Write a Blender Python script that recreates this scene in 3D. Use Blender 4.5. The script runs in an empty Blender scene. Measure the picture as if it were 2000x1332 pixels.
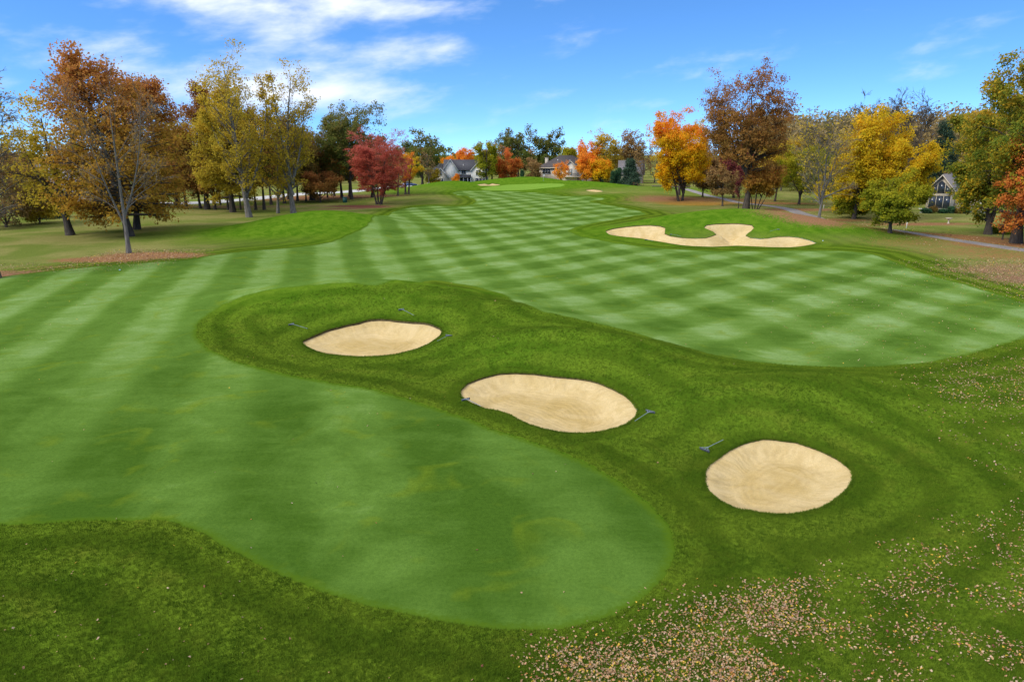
import bpy, math, random
import numpy as np
from mathutils import Vector
from mathutils.geometry import delaunay_2d_cdt

SC = bpy.context.scene
COL = SC.collection
R = math.radians
# cloud banks: azimuth and elevation of the centre (deg), spreads (deg), amount
CLOUD_BANKS = [(-19, 10.3, 10, 0.9, .23), (-8, 10.6, 6, 0.7, .20), (-20, 5.0, 7.5, 1.9, .27), (-8.5, 7.2, 6, 0.9, .21), (-13, 4.0, 6, 1.2, .12),
               (-5, 6.0, 9, 3.0, .05), (11, 3.6, 3.0, .5, .20), (25, 9.2, 1.6, .3, .20), (34, 8.0, 4, .5, .12), (-31, 9.6, 8, 1.3, .14), (14, 5.2, 4, .5, .09), (-28, 3.5, 7, 1.5, .08)]

# ------------------------------------------------------------------ camera, sky, sun, exposure
CAM_H = 11.0
cam_data = bpy.data.cameras.new('camera')
cam_data.sensor_width = 36.0
cam_data.lens = 36.0*1400/2000
cam_data.clip_start = 0.5
cam_data.clip_end = 9000
cam = bpy.data.objects.new('camera', cam_data)
cam.location = (0, 0, CAM_H)
cam.rotation_euler = (R(90-14.65), 0, 0)
COL.objects.link(cam)
SC.camera = cam

SUN_ELEV, SUN_AZ = 38.0, -122.0        # azimuth measured from +Y towards +X: over the camera's left shoulder
sun_data = bpy.data.lights.new('sun', 'SUN')
sun_data.energy = 1.7
sun_data.angle = R(26)
sun_data.color = (1.0, 0.945, 0.84)
sun = bpy.data.objects.new('sun', sun_data)
sun_dir = Vector((math.sin(R(SUN_AZ))*math.cos(R(SUN_ELEV)), math.cos(R(SUN_AZ))*math.cos(R(SUN_ELEV)), math.sin(R(SUN_ELEV))))
sun.rotation_euler = sun_dir.to_track_quat('Z', 'Y').to_euler()
COL.objects.link(sun)


class Nodes:
    """small helper to write node trees as expressions"""
    def __init__(self, tree):
        self.t = tree
        self.t.nodes.clear()

    def new(self, kind, **props):
        n = self.t.nodes.new(kind)
        for k, v in props.items():
            setattr(n, k, v)
        return n

    def put(self, sock, val):
        if val is None:
            return
        if isinstance(val, bpy.types.NodeSocket):
            self.t.links.new(val, sock)
        elif isinstance(val, (tuple, list)):
            if sock.type == 'RGBA' and len(val) == 3:
                val = (*val, 1)
            sock.default_value = val
        else:
            sock.default_value = val

    def math(self, op, a, b=None, c=None, clamp=False):
        n = self.new('ShaderNodeMath', operation=op, use_clamp=clamp)
        for i, v in enumerate((a, b, c)):
            if v is not None:
                self.put(n.inputs[i], v)
        return n.outputs[0]

    def vmath(self, op, a, b=None):
        n = self.new('ShaderNodeVectorMath', operation=op)
        self.put(n.inputs[0], a)
        if b is not None:
            self.put(n.inputs['Scale'] if op == 'SCALE' else n.inputs[1], b)
        return n.outputs['Value'] if op in ('DOT_PRODUCT', 'LENGTH') else n.outputs[0]

    def mix(self, f, a, b, blend='MIX'):
        n = self.new('ShaderNodeMix', data_type='RGBA', blend_type=blend)
        n.clamp_factor = True
        self.put(n.inputs[0], f); self.put(n.inputs[6], a); self.put(n.inputs[7], b)
        return n.outputs[2]

    def noise(self, vec, scale, detail=3.0, rough=0.55, dist=0.0, color=False):
        n = self.new('ShaderNodeTexNoise')
        self.put(n.inputs['Vector'], vec)
        n.inputs['Scale'].default_value = scale
        n.inputs['Detail'].default_value = detail
        n.inputs['Roughness'].default_value = rough
        n.inputs['Distortion'].default_value = dist
        return n.outputs['Color' if color else 'Fac']

    def ramp(self, f, stops, interp='LINEAR'):
        n = self.new('ShaderNodeValToRGB')
        n.color_ramp.interpolation = interp
        el = n.color_ramp.elements
        while len(el) < len(stops):
            el.new(0.5)
        for e, (p, c) in zip(el, stops):
            e.position = p
            e.color = (*c, 1) if len(c) == 3 else c
        self.put(n.inputs[0], f)
        return n.outputs[0]

    def smooth(self, f, a, b, lo=0.0, hi=1.0):
        n = self.new('ShaderNodeMapRange', interpolation_type='SMOOTHSTEP')
        self.put(n.inputs[0], f)
        for i, v in enumerate((a, b, lo, hi)):
            n.inputs[i+1].default_value = v
        return n.outputs[0]

    def xyz(self, v):
        n = self.new('ShaderNodeSeparateXYZ'); self.put(n.inputs[0], v)
        return n.outputs

    def comb(self, x, y, z):
        n = self.new('ShaderNodeCombineXYZ')
        for i, v in enumerate((x, y, z)):
            self.put(n.inputs[i], v)
        return n.outputs[0]

    def attr(self, name):
        return self.new('ShaderNodeAttribute', attribute_name=name)


world = bpy.data.worlds.new('World')
SC.world = world
world.use_nodes = True
W = Nodes(world.node_tree)
sky_tex = W.new('ShaderNodeTexSky', sky_type='NISHITA')
sky_tex.sun_disc = False
sky_tex.sun_elevation = R(SUN_ELEV)
sky_tex.sun_rotation = R(SUN_AZ)
sky_tex.air_density = 1.0
sky_tex.dust_density = 0.0
sky_tex.ozone_density = 1.6
hs = W.new('ShaderNodeHueSaturation')
hs.inputs['Saturation'].default_value = 1.22
hs.inputs['Value'].default_value = 1.0
W.put(hs.inputs['Color'], sky_tex.outputs[0])
direction = W.vmath('NORMALIZE', W.new('ShaderNodeTexCoord').outputs['Generated'])
dx, dy, dz = W.xyz(direction)
# clear dry air: the pale band at the horizon stays blue, so the sky model is read a little higher up
W.put(sky_tex.inputs['Vector'], W.vmath('NORMALIZE', W.comb(dx, dy, W.math('ADD', W.math('MULTIPLY', W.math('MAXIMUM', dz, 0.0), 2.2), 0.13))))
az = W.math('ARCTAN2', dx, dy)
el = W.math('ARCSINE', dz)
# thin fair-weather cloud: wind-drawn noise in azimuth / elevation, denser to the left of the hole
warp = W.noise(W.comb(W.math('MULTIPLY', az, 4.0), W.math('MULTIPLY', el, 9.0), 0.0), 1.6, 3, 0.5, color=True)
warp = W.vmath('SCALE', W.vmath('SUBTRACT', warp, (0.5, 0.5, 0.5)), 0.35)
cvec = W.vmath('ADD', W.comb(W.math('MULTIPLY', W.math('ADD', az, W.math('MULTIPLY', el, -0.9)), 8.5), W.math('MULTIPLY', el, 22.0), 3.1), warp)
cl = W.noise(cvec, 1.0, 6, 0.56)


def sky_blob(a0, e0, sa, se):
    a = W.math('DIVIDE', W.math('SUBTRACT', az, R(a0)), R(sa))
    e = W.math('DIVIDE', W.math('SUBTRACT', el, R(e0)), R(se))
    r2 = W.math('ADD', W.math('MULTIPLY', a, a), W.math('MULTIPLY', e, e))
    return W.math('EXPONENT', W.math('MULTIPLY', r2, -0.5))


cover = None
for a0, e0, sa, se, k in CLOUD_BANKS:
    b = W.math('MULTIPLY', sky_blob(a0, e0, sa, se), k)
    cover = b if cover is None else W.math('ADD', cover, b)
high = W.math('MULTIPLY', W.smooth(el, 0.22, 0.7), 0.46)      # thin veil of cloud overhead softens the sun
dens = W.math('ADD', W.math('ADD', cl, cover), high)
dens = W.smooth(dens, 0.56, 1.16)
cloud_rgb = W.mix(W.smooth(el, 0.0, 0.25), (5.6, 5.7, 5.9), (7.6, 7.5, 7.4))
blue = W.mix(1.0, hs.outputs[0], (0.96, 1.16, 1.36), 'MULTIPLY')
sky_rgb = W.mix(W.math('MULTIPLY', dens, 0.92), blue, cloud_rgb)
bg = W.new('ShaderNodeBackground')
W.put(bg.inputs[0], sky_rgb)
bg.inputs[1].default_value = 0.112
W.put(W.new('ShaderNodeOutputWorld').inputs[0], bg.outputs[0])

SC.view_settings.view_transform = 'Standard'
SC.view_settings.look = 'None'
SC.view_settings.gamma = 1.0
SC.view_settings.exposure = 0.92
SC.view_settings.use_curve_mapping = False
SC.cycles.max_bounces = 10
SC.cycles.diffuse_bounces = 5
SC.cycles.transmission_bounces = 6
SC.cycles.transparent_max_bounces = 4
# ---- surveyed plan of the place (metres; camera stands over the origin, +Y is down the hole)
MOUNDS = [(-11.75, 52.5, 8.0, 3.2, 0, 1.95), (-0.5, 46.0, 5.0, 2.4, -20, 1.4), (2.46, 39.2, 4.5, 1.9, -10, 1.0), (6.71, 36.2, 4.5, 2.0, -22, 0.85),
 (12.39, 30.6, 4.6, 1.9, 0, 1.0), (18.77, 33, 4.5, 2.6, 20, 0.5), (-8.58, 42.5, 5.0, 3.2, 0, -0.45), (1.91, 31.5, 4.6, 3.0, -10, -0.4),
 (9.55, 23.6, 3.6, 2.6, 0, -0.35), (29.38, 104, 9.5, 6.0, 0, 2.3), (38.61, 101, 9.5, 5.5, -10, 1.55), (19.16, 100, 6, 5, 10, 0.8),
 (-26.55, 106, 8.0, 6.0, -12, 2.5), (-32.27, 100, 7.0, 5.5, -10, 1.0), (-23.75, 118, 6.0, 6.0, 0, 1.1), (-20.59, 178, 12, 7, 0, 1.1),
 (-18.3, 226, 8.5, 7, 10, 2.3), (-27.72, 214, 8, 7, 0, 0.35), (4.95, 236, 22, 13, 0, 1.3), (-2.64, 252, 14, 5, 0, 1.6), (9.67, 252, 10, 5, 0, 1.5),
 (19.53, 233, 12, 6, -10, 1.3), (27.9, 228, 12, 7, 0, 0.7), (29.96, 182, 11, 7, 0, 1.5), (43.39, 214, 13, 7, 0, 1.4)]
FAIRWAY = [(-24.49, 17.97), (-19.71, 19.06), (-15.64, 19.76), (-14.46, 19.88), (-12.97, 20.02), (-11.08, 20.04), (-10.28, 19.84), (-9.34, 19.29),
 (-8.48, 18.65), (-7.46, 17.89), (-6.36, 17.14), (-5.21, 16.48), (-4.16, 15.95), (-3.05, 15.53), (-2.13, 15.23), (-1.23, 14.98), (-0.37, 14.82),
 (0.49, 14.79), (1.23, 14.86), (1.99, 15.11), (2.8, 15.57), (3.58, 16.32), (4.24, 17.25), (4.65, 18.3), (4.78, 19.32), (4.68, 20.46), (4.25, 21.71),
 (3.58, 23.05), (2.81, 24.28), (1.76, 25.42), (0.81, 26.35), (-0.63, 27.61), (-2.23, 29.31), (-3.95, 30.74), (-5.8, 32.13), (-7.43, 33.0),
 (-9.08, 33.66), (-10.86, 34.58), (-12.82, 35.8), (-15.08, 37.54), (-16.93, 39.38), (-18.7, 41.65), (-19.97, 44.0), (-20.59, 46.03), (-20.61, 47.8),
 (-20.11, 49.28), (-19.04, 50.41), (-17.38, 51.03), (-14.8, 51.11), (-11.85, 51.22), (-8.98, 51.8), (-7.81, 63.54), (-4.97, 62.52), (-2.6, 59.88),
 (-0.38, 52.16), (1.33, 45.63), (2.93, 44.47), (4.84, 43.97), (6.96, 43.01), (8.76, 40.94), (10.36, 37.77), (12.02, 36.75), (14.07, 36.35),
 (15.98, 35.73), (17.89, 35.3), (20.25, 35.78), (22.86, 37.03), (26.0, 38.95), (29.02, 40.89), (31.3, 42.45), (35.17, 45.16), (38.44, 48.39),
 (39.65, 51.25), (39.24, 53.91), (39.6, 58.73), (39.56, 66.07), (39.65, 69.73), (40.74, 77.65), (40.47, 82.0), (38.37, 83.87), (33.9, 84.71),
 (29.01, 84.54), (24.16, 84.51), (19.59, 85.7), (15.74, 88.23), (12.45, 91.98), (9.63, 96.75), (8.39, 102.71), (9.31, 109.36), (12.49, 117.55),
 (17.67, 124.97), (22.8, 131.81), (24.95, 134.94), (24.47, 143.47), (21.58, 156.5), (18.0, 168.58), (19.86, 171.37), (22.62, 173.24), (17.93, 181.29),
 (10.84, 206.3), (5.93, 211.56), (0.0, 216.16), (-8.99, 214.08), (-16.65, 208.53), (-10.6, 177.75), (-8.57, 169.47), (-8.88, 161.94), (-11.59, 156.8),
 (-18.74, 158.57), (-21.61, 150.41), (-23.05, 141.54), (-20.73, 107.53), (-20.03, 103.01), (-20.82, 97.8), (-23.32, 90.91), (-25.14, 88.09),
 (-27.96, 85.09), (-30.79, 82.85), (-32.84, 79.11), (-34.63, 75.46), (-37.0, 73.66), (-41.11, 71.52), (-44.53, 68.73), (-47.3, 65.56),
 (-49.93, 62.79), (-57.03, 52.13), (-57.08, 38.41)]
GREEN = [(-9.43, 217.52), (-3.97, 226.99), (0.0, 231.37), (9.6, 229.21), (15.81, 226.37), (16.31, 224.48), (14.79, 222.65), (9.3, 221.54), (4.6, 219.28),
 (0.0, 217.7), (-6.06, 216.31)]
BUNKERS = {'island_back': [(-12.9, 42.49), (-12.74, 43.2), (-12.47, 43.85), (-11.98, 44.73), (-11.32, 45.34), (-10.62, 45.78), (-10.11, 45.97), (-9.75, 46.22),
                 (-9.3, 46.33), (-8.75, 46.29), (-8.11, 46.12), (-7.24, 45.73), (-6.46, 45.39), (-5.69, 45.08), (-5.11, 44.63), (-4.59, 44.04),
                 (-4.31, 43.42), (-4.36, 42.93), (-4.59, 42.07), (-4.95, 40.86), (-5.44, 39.91), (-6.13, 39.35), (-6.93, 38.9), (-8.05, 38.73),
                 (-8.93, 38.8), (-9.88, 39.16), (-10.91, 39.75), (-11.83, 40.74), (-12.43, 41.59)],
 'island_mid': [(-2.52, 32.92), (-2.41, 33.43), (-2.17, 34.02), (-1.66, 34.59), (-1.07, 35.04), (-0.53, 35.24), (0.25, 35.21), (1.15, 34.99),
                (2.03, 34.62), (2.9, 34.32), (3.64, 34.0), (4.18, 33.62), (4.68, 33.0), (5.12, 32.07), (5.37, 30.97), (5.5, 30.03), (5.46, 29.41),
                (5.26, 28.91), (4.75, 28.24), (4.1, 27.8), (3.44, 27.47), (2.74, 27.36), (2.03, 27.44), (1.42, 27.78), (0.84, 28.29), (0.35, 28.98),
                (-0.09, 29.76), (-0.69, 30.3), (-1.23, 30.54), (-1.66, 31.0), (-2.2, 31.7), (-2.45, 32.35)],
 'island_front': [(6.84, 23.39), (7.04, 24.09), (7.4, 24.73), (7.95, 25.37), (8.49, 25.92), (9.13, 26.34), (9.72, 26.59), (10.17, 26.68),
                  (10.65, 26.54), (11.17, 26.4), (11.54, 26.11), (11.84, 25.8), (12.13, 25.35), (12.33, 24.78), (12.4, 24.26), (12.28, 23.75),
                  (11.94, 23.16), (11.42, 22.5), (10.72, 21.78), (10.14, 21.3), (9.56, 20.98), (8.94, 20.73), (8.34, 20.71), (7.81, 20.88),
                  (7.31, 21.08), (7.0, 21.45), (6.82, 21.88), (6.71, 22.45)],
 'winding': [(12.9, 99.29), (13.91, 100.07), (15.9, 99.71), (17.82, 99.06), (18.93, 98.6), (20.04, 97.85), (20.57, 97.01), (20.35, 95.88),
             (20.06, 94.93), (20.55, 93.85), (21.8, 93.12), (23.59, 92.6), (25.02, 92.76), (26.13, 93.51), (26.67, 94.04), (26.45, 95.02),
             (25.8, 95.99), (25.58, 96.5), (26.09, 97.17), (27.49, 97.32), (29.46, 97.24), (31.15, 96.9), (32.04, 96.44), (32.09, 95.69),
             (31.38, 94.65), (30.24, 93.38), (30.63, 92.37), (31.77, 91.84), (32.76, 92.07), (34.29, 92.53), (35.6, 92.53), (36.7, 91.94),
             (37.57, 90.63), (37.74, 89.28), (35.94, 87.92), (33.82, 87.08), (31.22, 87.48), (27.81, 88.58), (24.66, 87.92), (21.57, 88.65),
             (20.03, 90.03), (18.46, 91.59), (16.83, 93.12), (14.2, 94.85), (13.04, 96.57)],
 'green_left': [(-10.74, 222.86), (-8.77, 228.32), (-6.81, 243.69), (-4.09, 234.4), (-4.15, 228.43), (-7.05, 224.3), (-9.62, 222.08)],
 'green_right': [(21.46, 214.45), (23.73, 214.68), (25.41, 211.09), (25.89, 207.76), (23.95, 207.29), (22.34, 209.97)]}
PATH = [(63.69, 68.04), (61.06, 77.47), (58.99, 82.52), (57.29, 89.27), (54.25, 97.8), (53.09, 101.67), (51.87, 111.57), (52.76, 122.1), (54.93, 133.03),
 (55.46, 138.94), (56.98, 149.55), (56.56, 157.02), (55.21, 161.86), (52.47, 169.71), (52.34, 178.34), (52.59, 191.28), (52.31, 202.28),
 (49.68, 211.72)]
ROAD = [(-88.38, 157.02), (-81.32, 165.26), (-75.32, 167.72), (-73.37, 170.63), (-70.64, 172.49), (-69.74, 178.34), (-66.73, 180.37), (-63.41, 189.91),
 (-60.47, 196.02), (-59.45, 200.99), (-56.35, 206.22), (-54.01, 208.94), (-51.6, 211.72), (-48.41, 216.05), (-45.71, 223.65), (-43.65, 226.84),
 (-37.57, 244.25), (-30.05, 268.97)]
RAKES = [(-7.43, 47.12, -47.4, 1.52), (-14.4, 45.52, -30.5, 2.01), (-3.83, 42.22, -113.8, 1.56), (-2.15, 31.59, -52.5, 1.08), (5.98, 29.21, -132.9, 1.17),
 (7.45, 25.77, 38.8, 1.18), (20.77, 94.24, -38.6, 1.46), (34.99, 94.84, -155.6, 2.39), (17.21, 92.26, -53.1, 1.15)]
TREES = {'bare_left': (-42.99, 80.34, 19.27, 5.13, -0.65),
 'rust_a': (-51.23, 96.57, 23.34, 7.22, -2.51),
 'rust_b': (-55.04, 105.85, 20.98, 6.99, 1.64),
 'yellow_left': (-60.7, 99.06, 20.54, 6.14, -1.33),
 'edge_bare': (-47.35, 65.09, 21.86, 4.09, -0.95),
 'edge_rust': (-78.45, 112, 12.95, 5.78, 0.0),
 'yellow_bush': (-77.02, 118, 8.66, 3.12, 0.0),
 'spruce_left': (-81.77, 128, 8.46, 2.67, 0.0),
 'maroon': (-75.65, 165, 21.38, 4.71, 0.0),
 'rust_c': (-62.88, 150, 24.42, 5.06, 0.0),
 'oak_mid': (-54.96, 143, 24.28, 5.98, -0.48),
 'poplar_a': (-47.4, 130.8, 29.01, 5.75, -1.66),
 'fork_c': (-45.2, 140.19, 17.2, 5.75, 0.67),
 'poplar_b': (-40.7, 135.34, 27.09, 5.08, 0.73),
 'dark_d0': (-51.38, 170, 16.69, 5.82, 0.0),
 'dark_d1': (-48.2, 176, 16.19, 5.43, 0.0),
 'oak_green': (-38.75, 176.35, 21.95, 7.43, 1.2),
 'red_maple': (-29.6, 161.86, 15.69, 5.88, 0.11),
 'red_small': (-44.37, 168.8, 6.88, 4.46, 0.23),
 'red_sap': (-30.65, 196.02, 9.45, 3.8, 0.0),
 'orange_sap': (-29.3, 200.99, 11.2, 3.05, 0.0),
 'yellow_sap': (-28.46, 200.99, 10.92, 3.33, 1.94),
 'far_oak_l': (-31.18, 255, 18.55, 6.99, 0.0),
 'far_orange_l': (-20.93, 300, 12.92, 4.97, 0.0),
 'lw0': (-66.9, 149.55, 15.58, 4.1, 0.0),
 'lw1': (-65.28, 152.45, 17.22, 3.54, 0.0),
 'lw2': (-61.12, 149.55, 18.12, 3.88, 0.0),
 'lw3': (-58.38, 149.55, 17.66, 3.68, 0.0),
 'lw4': (-57.33, 149.55, 21.07, 4.06, 0.0),
 'lw5': (-55.85, 149.55, 17.18, 3.07, 0.0),
 'lw6': (-52.69, 149.55, 19.61, 4.07, 0.0),
 'lw7': (-51.0, 149.55, 20.09, 3.66, 0.0),
 'lw8': (-54.07, 163.54, 18.74, 3.8, 0.0),
 'lw9': (-52.13, 167.01, 19.38, 4.1, 0.0),
 'lw10': (-55.34, 180.37, 16.96, 3.71, 0.0),
 'lw11': (-51.33, 174.4, 17.92, 3.58, 0.0),
 'lw12': (-48.72, 172.49, 15.34, 3.08, 0.0),
 'lw13': (-48.79, 176.35, 15.39, 3.39, 0.0),
 'lw14': (-47.93, 176.35, 16.19, 3.63, 0.0),
 'lw15': (-47.12, 193.62, 16.76, 4.51, 0.0),
 'lw16': (-43.0, 184.59, 18.23, 4.54, 0.0),
 'lw17': (-42.67, 191.28, 16.09, 3.68, 0.0),
 'lw18': (-35.36, 184.59, 15.43, 4.31, 0.0),
 'lw19': (-35.08, 200.99, 13.01, 3.6, 0.0),
 'lw20': (-61.07, 167.01, 20.02, 4.55, 0.0),
 'lw21': (-65.57, 163.54, 18.24, 4.02, 0.0),
 'lw22': (-47.18, 186.77, 14.67, 3.21, 0.0),
 'lw23': (-70.32, 152.45, 16.13, 4.7, 0.0),
 'lw24': (-73.69, 153.94, 17.13, 4.74, 0.0),
 'c_yellow_green': (-9.15, 262, 14.37, 3.97, 0.0),
 'c_brown': (-7.68, 275, 14.12, 4.17, 0.0),
 'c_red': (-1.31, 268, 12.41, 4.62, 0.0),
 'c_oak_a': (2.76, 330, 22.09, 9.04, 0.0),
 'c_oak_b': (15.64, 330, 21.55, 6.33, 0.0),
 'c_rustbush': (7.17, 270, 9.3, 3.55, 0.0),
 'c_cypress': (3.78, 264, 4.97, 0.92, 0.0),
 'c_green_top': (23.35, 310, 13.39, 3.63, 0.0),
 'c_peach': (17.57, 262, 8.25, 2.9, 0.0),
 'c_orange': (26.13, 258, 11.13, 3.56, 0.0),
 'c_amber': (30.94, 256, 11.03, 3.89, 0.0),
 'c_poplar': (38.1, 300, 19.86, 6.17, 0.0),
 'c_poplar_or': (30.46, 295, 15.82, 4.47, 0.0),
 'c_brown_tall': (49.2, 300, 19.96, 4.94, 0.0),
 'c_bare_a': (49.86, 280, 15.64, 4.24, 0.0),
 'c_bare_b': (56.28, 290, 15.1, 3.99, 0.0),
 'c_bare_c': (45.84, 310, 13.2, 4.7, 0.0),
 'arb_a': (34.15, 250, 4.92, 0.78, 0.0),
 'arb_b': (35.74, 252, 5.29, 0.79, 0.0),
 'arb_c': (36.8, 252, 5.99, 0.88, 0.0),
 'c_spruce': (39.54, 246, 8.87, 3.41, 0.0),
 'c_orange_left': (-25.2, 282, 9.84, 2.73, 0.0),
 'c_bush_l': (-27.61, 255, 5.52, 2.48, 0.0),
 'c_grey': (-27.74, 245, 12.16, 2.54, 0.0),
 'c_shrub_house': (-19.2, 250, 3.22, 1.22, 0.0),
 'maple_orange': (39.55, 170.63, 19.89, 6.39, -1.4),
 'maple_orange_b': (42.05, 184.59, 18.1, 3.78, 3.15),
 'oak_red': (47.17, 146.75, 27.1, 8.08, -1.58),
 'stems_red': (49.03, 146.75, 9.4, 3.46, 1.22),
 'brown_small': (45.87, 158.6, 8.46, 3.52, 0.0),
 'sapling': (47.46, 152.45, 7.57, 1.06, 0.0),
 'r_brown_a': (47.61, 182.46, 10.54, 3.28, 0.0),
 'r_brown_b': (56.75, 186.77, 13.5, 4.37, 0.0),
 'r_olive': (62.86, 174.4, 14.6, 5.28, 0.84),
 'bare_h': (49.47, 117.04, 16.96, 5.43, 0.4),
 'yellow_i': (59.67, 126.56, 18.43, 4.48, 1.81),
 'yellow_i2': (65.6, 124.54, 14.75, 4.44, 0.94),
 'yellow_k': (62.73, 138.94, 11.06, 4.99, 0.96),
 'olive_k2': (64.41, 163.54, 12.74, 5.41, 0.0),
 'bare_t1': (75.31, 160.22, 23.97, 2.82, 0.0),
 'bare_t2': (83.09, 160.22, 24.78, 3.9, 0.0),
 'bare_t3': (87.03, 160.22, 24.12, 4.12, 0.0),
 'green_j': (49.99, 95.37, 7.91, 3.65, 0.46),
 'bush_j': (60.36, 128.65, 5.88, 2.88, 0.0),
 'spruce_r': (96.04, 165, 17.67, 4.74, 0.0),
 'green_r': (66.26, 100.35, 17.84, 5.04, -1.63),
 'oak_r': (62.62, 89.27, 24.2, 6.22, 0.06),
 'orange_r': (63.13, 86.74, 12.52, 4.17, -0.89),
 'leaner': (63.48, 93.06, 3.51, 0.59, 0.0),
 'green_tall_r': (96.07, 225, 23.73, 6.89, 0.0)}
SPOTS = {'flag': (10.28, 241.0),
 'box': (-38.3, 167.15),
 'stake_a': (63.69, 148.71),
 'stake_b': (59.59, 109.13),
 'stake_c': (66.06, 186.39),
 'bath': (70.57, 116.99),
 'cars': [(-32.46, 232), (-78.35, 141), (-76.82, 143)],
 'house_white': (-17.78, 268),
 'house_hip': (19.85, 276),
 'house_grey': (44.16, 285),
 'house_glass': (83.3, 142),
 'house_left': (-89.8, 150),
 'seat': (40.95, 243),
 'wall': (48.18, 222),
 'hedge_r': (69.92, 102.3),
 'umbrella': (78.89, 140),
 'marker_a': (-37.83, 68.62),
 'marker_b': (39.03, 90.26)}
LITTER = [(-39.31, 78.43, 5, 2.2, 1, 0.45), (-43.38, 75.62, 5, 1.8, 0.9, 0.45), (-45.34, 70.85, 4, 1.2, 0.5, 0.5), (-48.04, 68.06, 5, 1.3, 0.65, 0.55),
 (-51.37, 65.94, 6, 2, 0.9, 0.55), (-46.06, 187.56, 14, 9, 0.9, 0.5), (-52.7, 183.15, 14, 8, 0.8, 0.5), (-38.08, 193.89, 14, 8, 0.7, 0.5),
 (-59.24, 158.8, 18, 4, 0.6, 0.65), (-66.08, 156.44, 18, 4, 0.6, 0.65), (-40.99, 161.88, 10, 3, 0.4, 0.8), (-33.06, 156.6, 7, 3, 0.9, 0.95),
 (-34.72, 149.38, 6, 2.5, 0.7, 0.9), (-30.23, 153.36, 5, 3, 0.8, 0.95), (41.9, 165.52, 8, 5, 0.9, 0.1), (39.93, 172.31, 12, 6, 0.8, 0.55),
 (47.26, 168.1, 8, 5, 0.6, 0.25), (53.82, 178.27, 14, 5, 0.7, 0.4), (58.93, 167.66, 12, 5, 0.8, 0.4), (58.33, 147.84, 9, 4, 0.8, 0.45),
 (41.37, 99.2, 5, 3, 0.8, 0.5), (56.48, 124.79, 6, 4, 0.7, 0.4), (39.27, 101.19, 6, 3, 0.7, 0.5), (49.85, 100.47, 6, 4, 0.6, 0.4),
 (52.95, 98.14, 6, 4, 0.6, 0.4), (57.53, 96.34, 6, 4, 0.8, 0.42), (60.09, 93.8, 6, 4, 0.9, 0.42), (59.92, 87.51, 6, 4, 0.9, 0.45),
 (50.48, 88.52, 9, 5, 0.5, 0.35), (52.85, 82.15, 8, 5, 0.55, 0.4), (54.76, 78.03, 7, 4, 0.6, 0.4), (66.04, 116.57, 10, 2.5, 0.8, 0.5),
 (58.52, 114.74, 8, 3, 0.5, 0.4), (46.98, 69.45, 5, 3.5, 0.6, 0.62), (47.15, 64.65, 5, 3.5, 0.65, 0.62), (50.92, 71.56, 6, 3, 0.55, 0.55)]
LEAF_ZONES = {'near_dense': [(0.34, 13.56), (1.53, 14.15), (3.14, 14.6), (4.33, 15.57), (5.67, 16.21), (7.65, 16.91), (8.54, 16.44), (7.56, 15.37), (5.79, 13.89),
                (3.92, 12.07), (0.0, 12.07)],
 'near_medium': [(3.92, 12.07), (6.83, 14.79), (8.54, 16.44), (9.53, 17.41), (11.65, 18.21), (13.84, 19.37), (17.54, 21.3), (19.46, 20.59),
                 (12.39, 12.07)],
 'mid_right': [(17.07, 28.95), (18.03, 31.7), (23.55, 35.91), (28.92, 39.0), (36.66, 41.34), (19.46, 20.59), (16.72, 21.32), (17.05, 24.54)],
 'mid_right_dense': [(21.17, 32.89), (25.04, 36.14), (31.05, 37.99), (27.75, 30.59), (21.94, 28.92), (18.55, 28.81)],
 'fairway_right': [(21.0, 53.42), (34.77, 68.99), (38.72, 64.62), (37.82, 51.86), (35.17, 45.16), (26.0, 38.95), (18.77, 36.02), (16.24, 39.11)],
 'fairway_pile': [(22.68, 38.92), (23.36, 39.4), (23.52, 38.92), (23.44, 38.43), (22.6, 38.04)],
 'right_far': [(43.07, 72.2), (48.47, 76.84), (56.2, 71.09), (56.94, 60.5), (38.75, 40.26), (40.23, 52.03), (40.61, 58.33)],
 'left_tree': [(-46.4, 68.55), (-45.16, 74.03), (-46.0, 81.43), (-41.71, 83.4), (-36.45, 82.25), (-34.42, 78.17), (-37.0, 73.66), (-41.11, 71.52),
               (-44.53, 68.73)],
 'left_edge': [(-52.82, 60.81), (-48.46, 67.24), (-46.78, 69.15), (-52.78, 73.51), (-59.38, 68.73)],
 'lower_left': [(-16.02, 18.2), (-10.31, 18.44), (-6.83, 16.9), (-3.78, 15.37), (0.0, 14.24), (0.0, 12.07), (-12.4, 12.08)],
 'right_path': [(44.86, 167.98), (53.83, 159.39), (54.69, 138.41), (43.57, 96.03), (48.88, 90.31), (55.82, 77.95), (56.39, 68.11), (72.2, 87.99),
                (62.94, 98.37), (61.86, 114.91), (61.1, 135.25), (63.26, 166.61), (52.07, 185.54)],
 'left_wood': [(-73.61, 149.3), (-63.44, 155.35), (-48.8, 157.59), (-34.62, 164.12), (-27.05, 175.26), (-32.45, 210.71), (-49.69, 196.88),
               (-62.37, 177.61), (-77.82, 157.99)],
 'left_fair': [(-48.46, 60.85), (-43.44, 66.97), (-34.94, 72.63), (-27.76, 50.75), (-31.61, 38.67)]}
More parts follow.
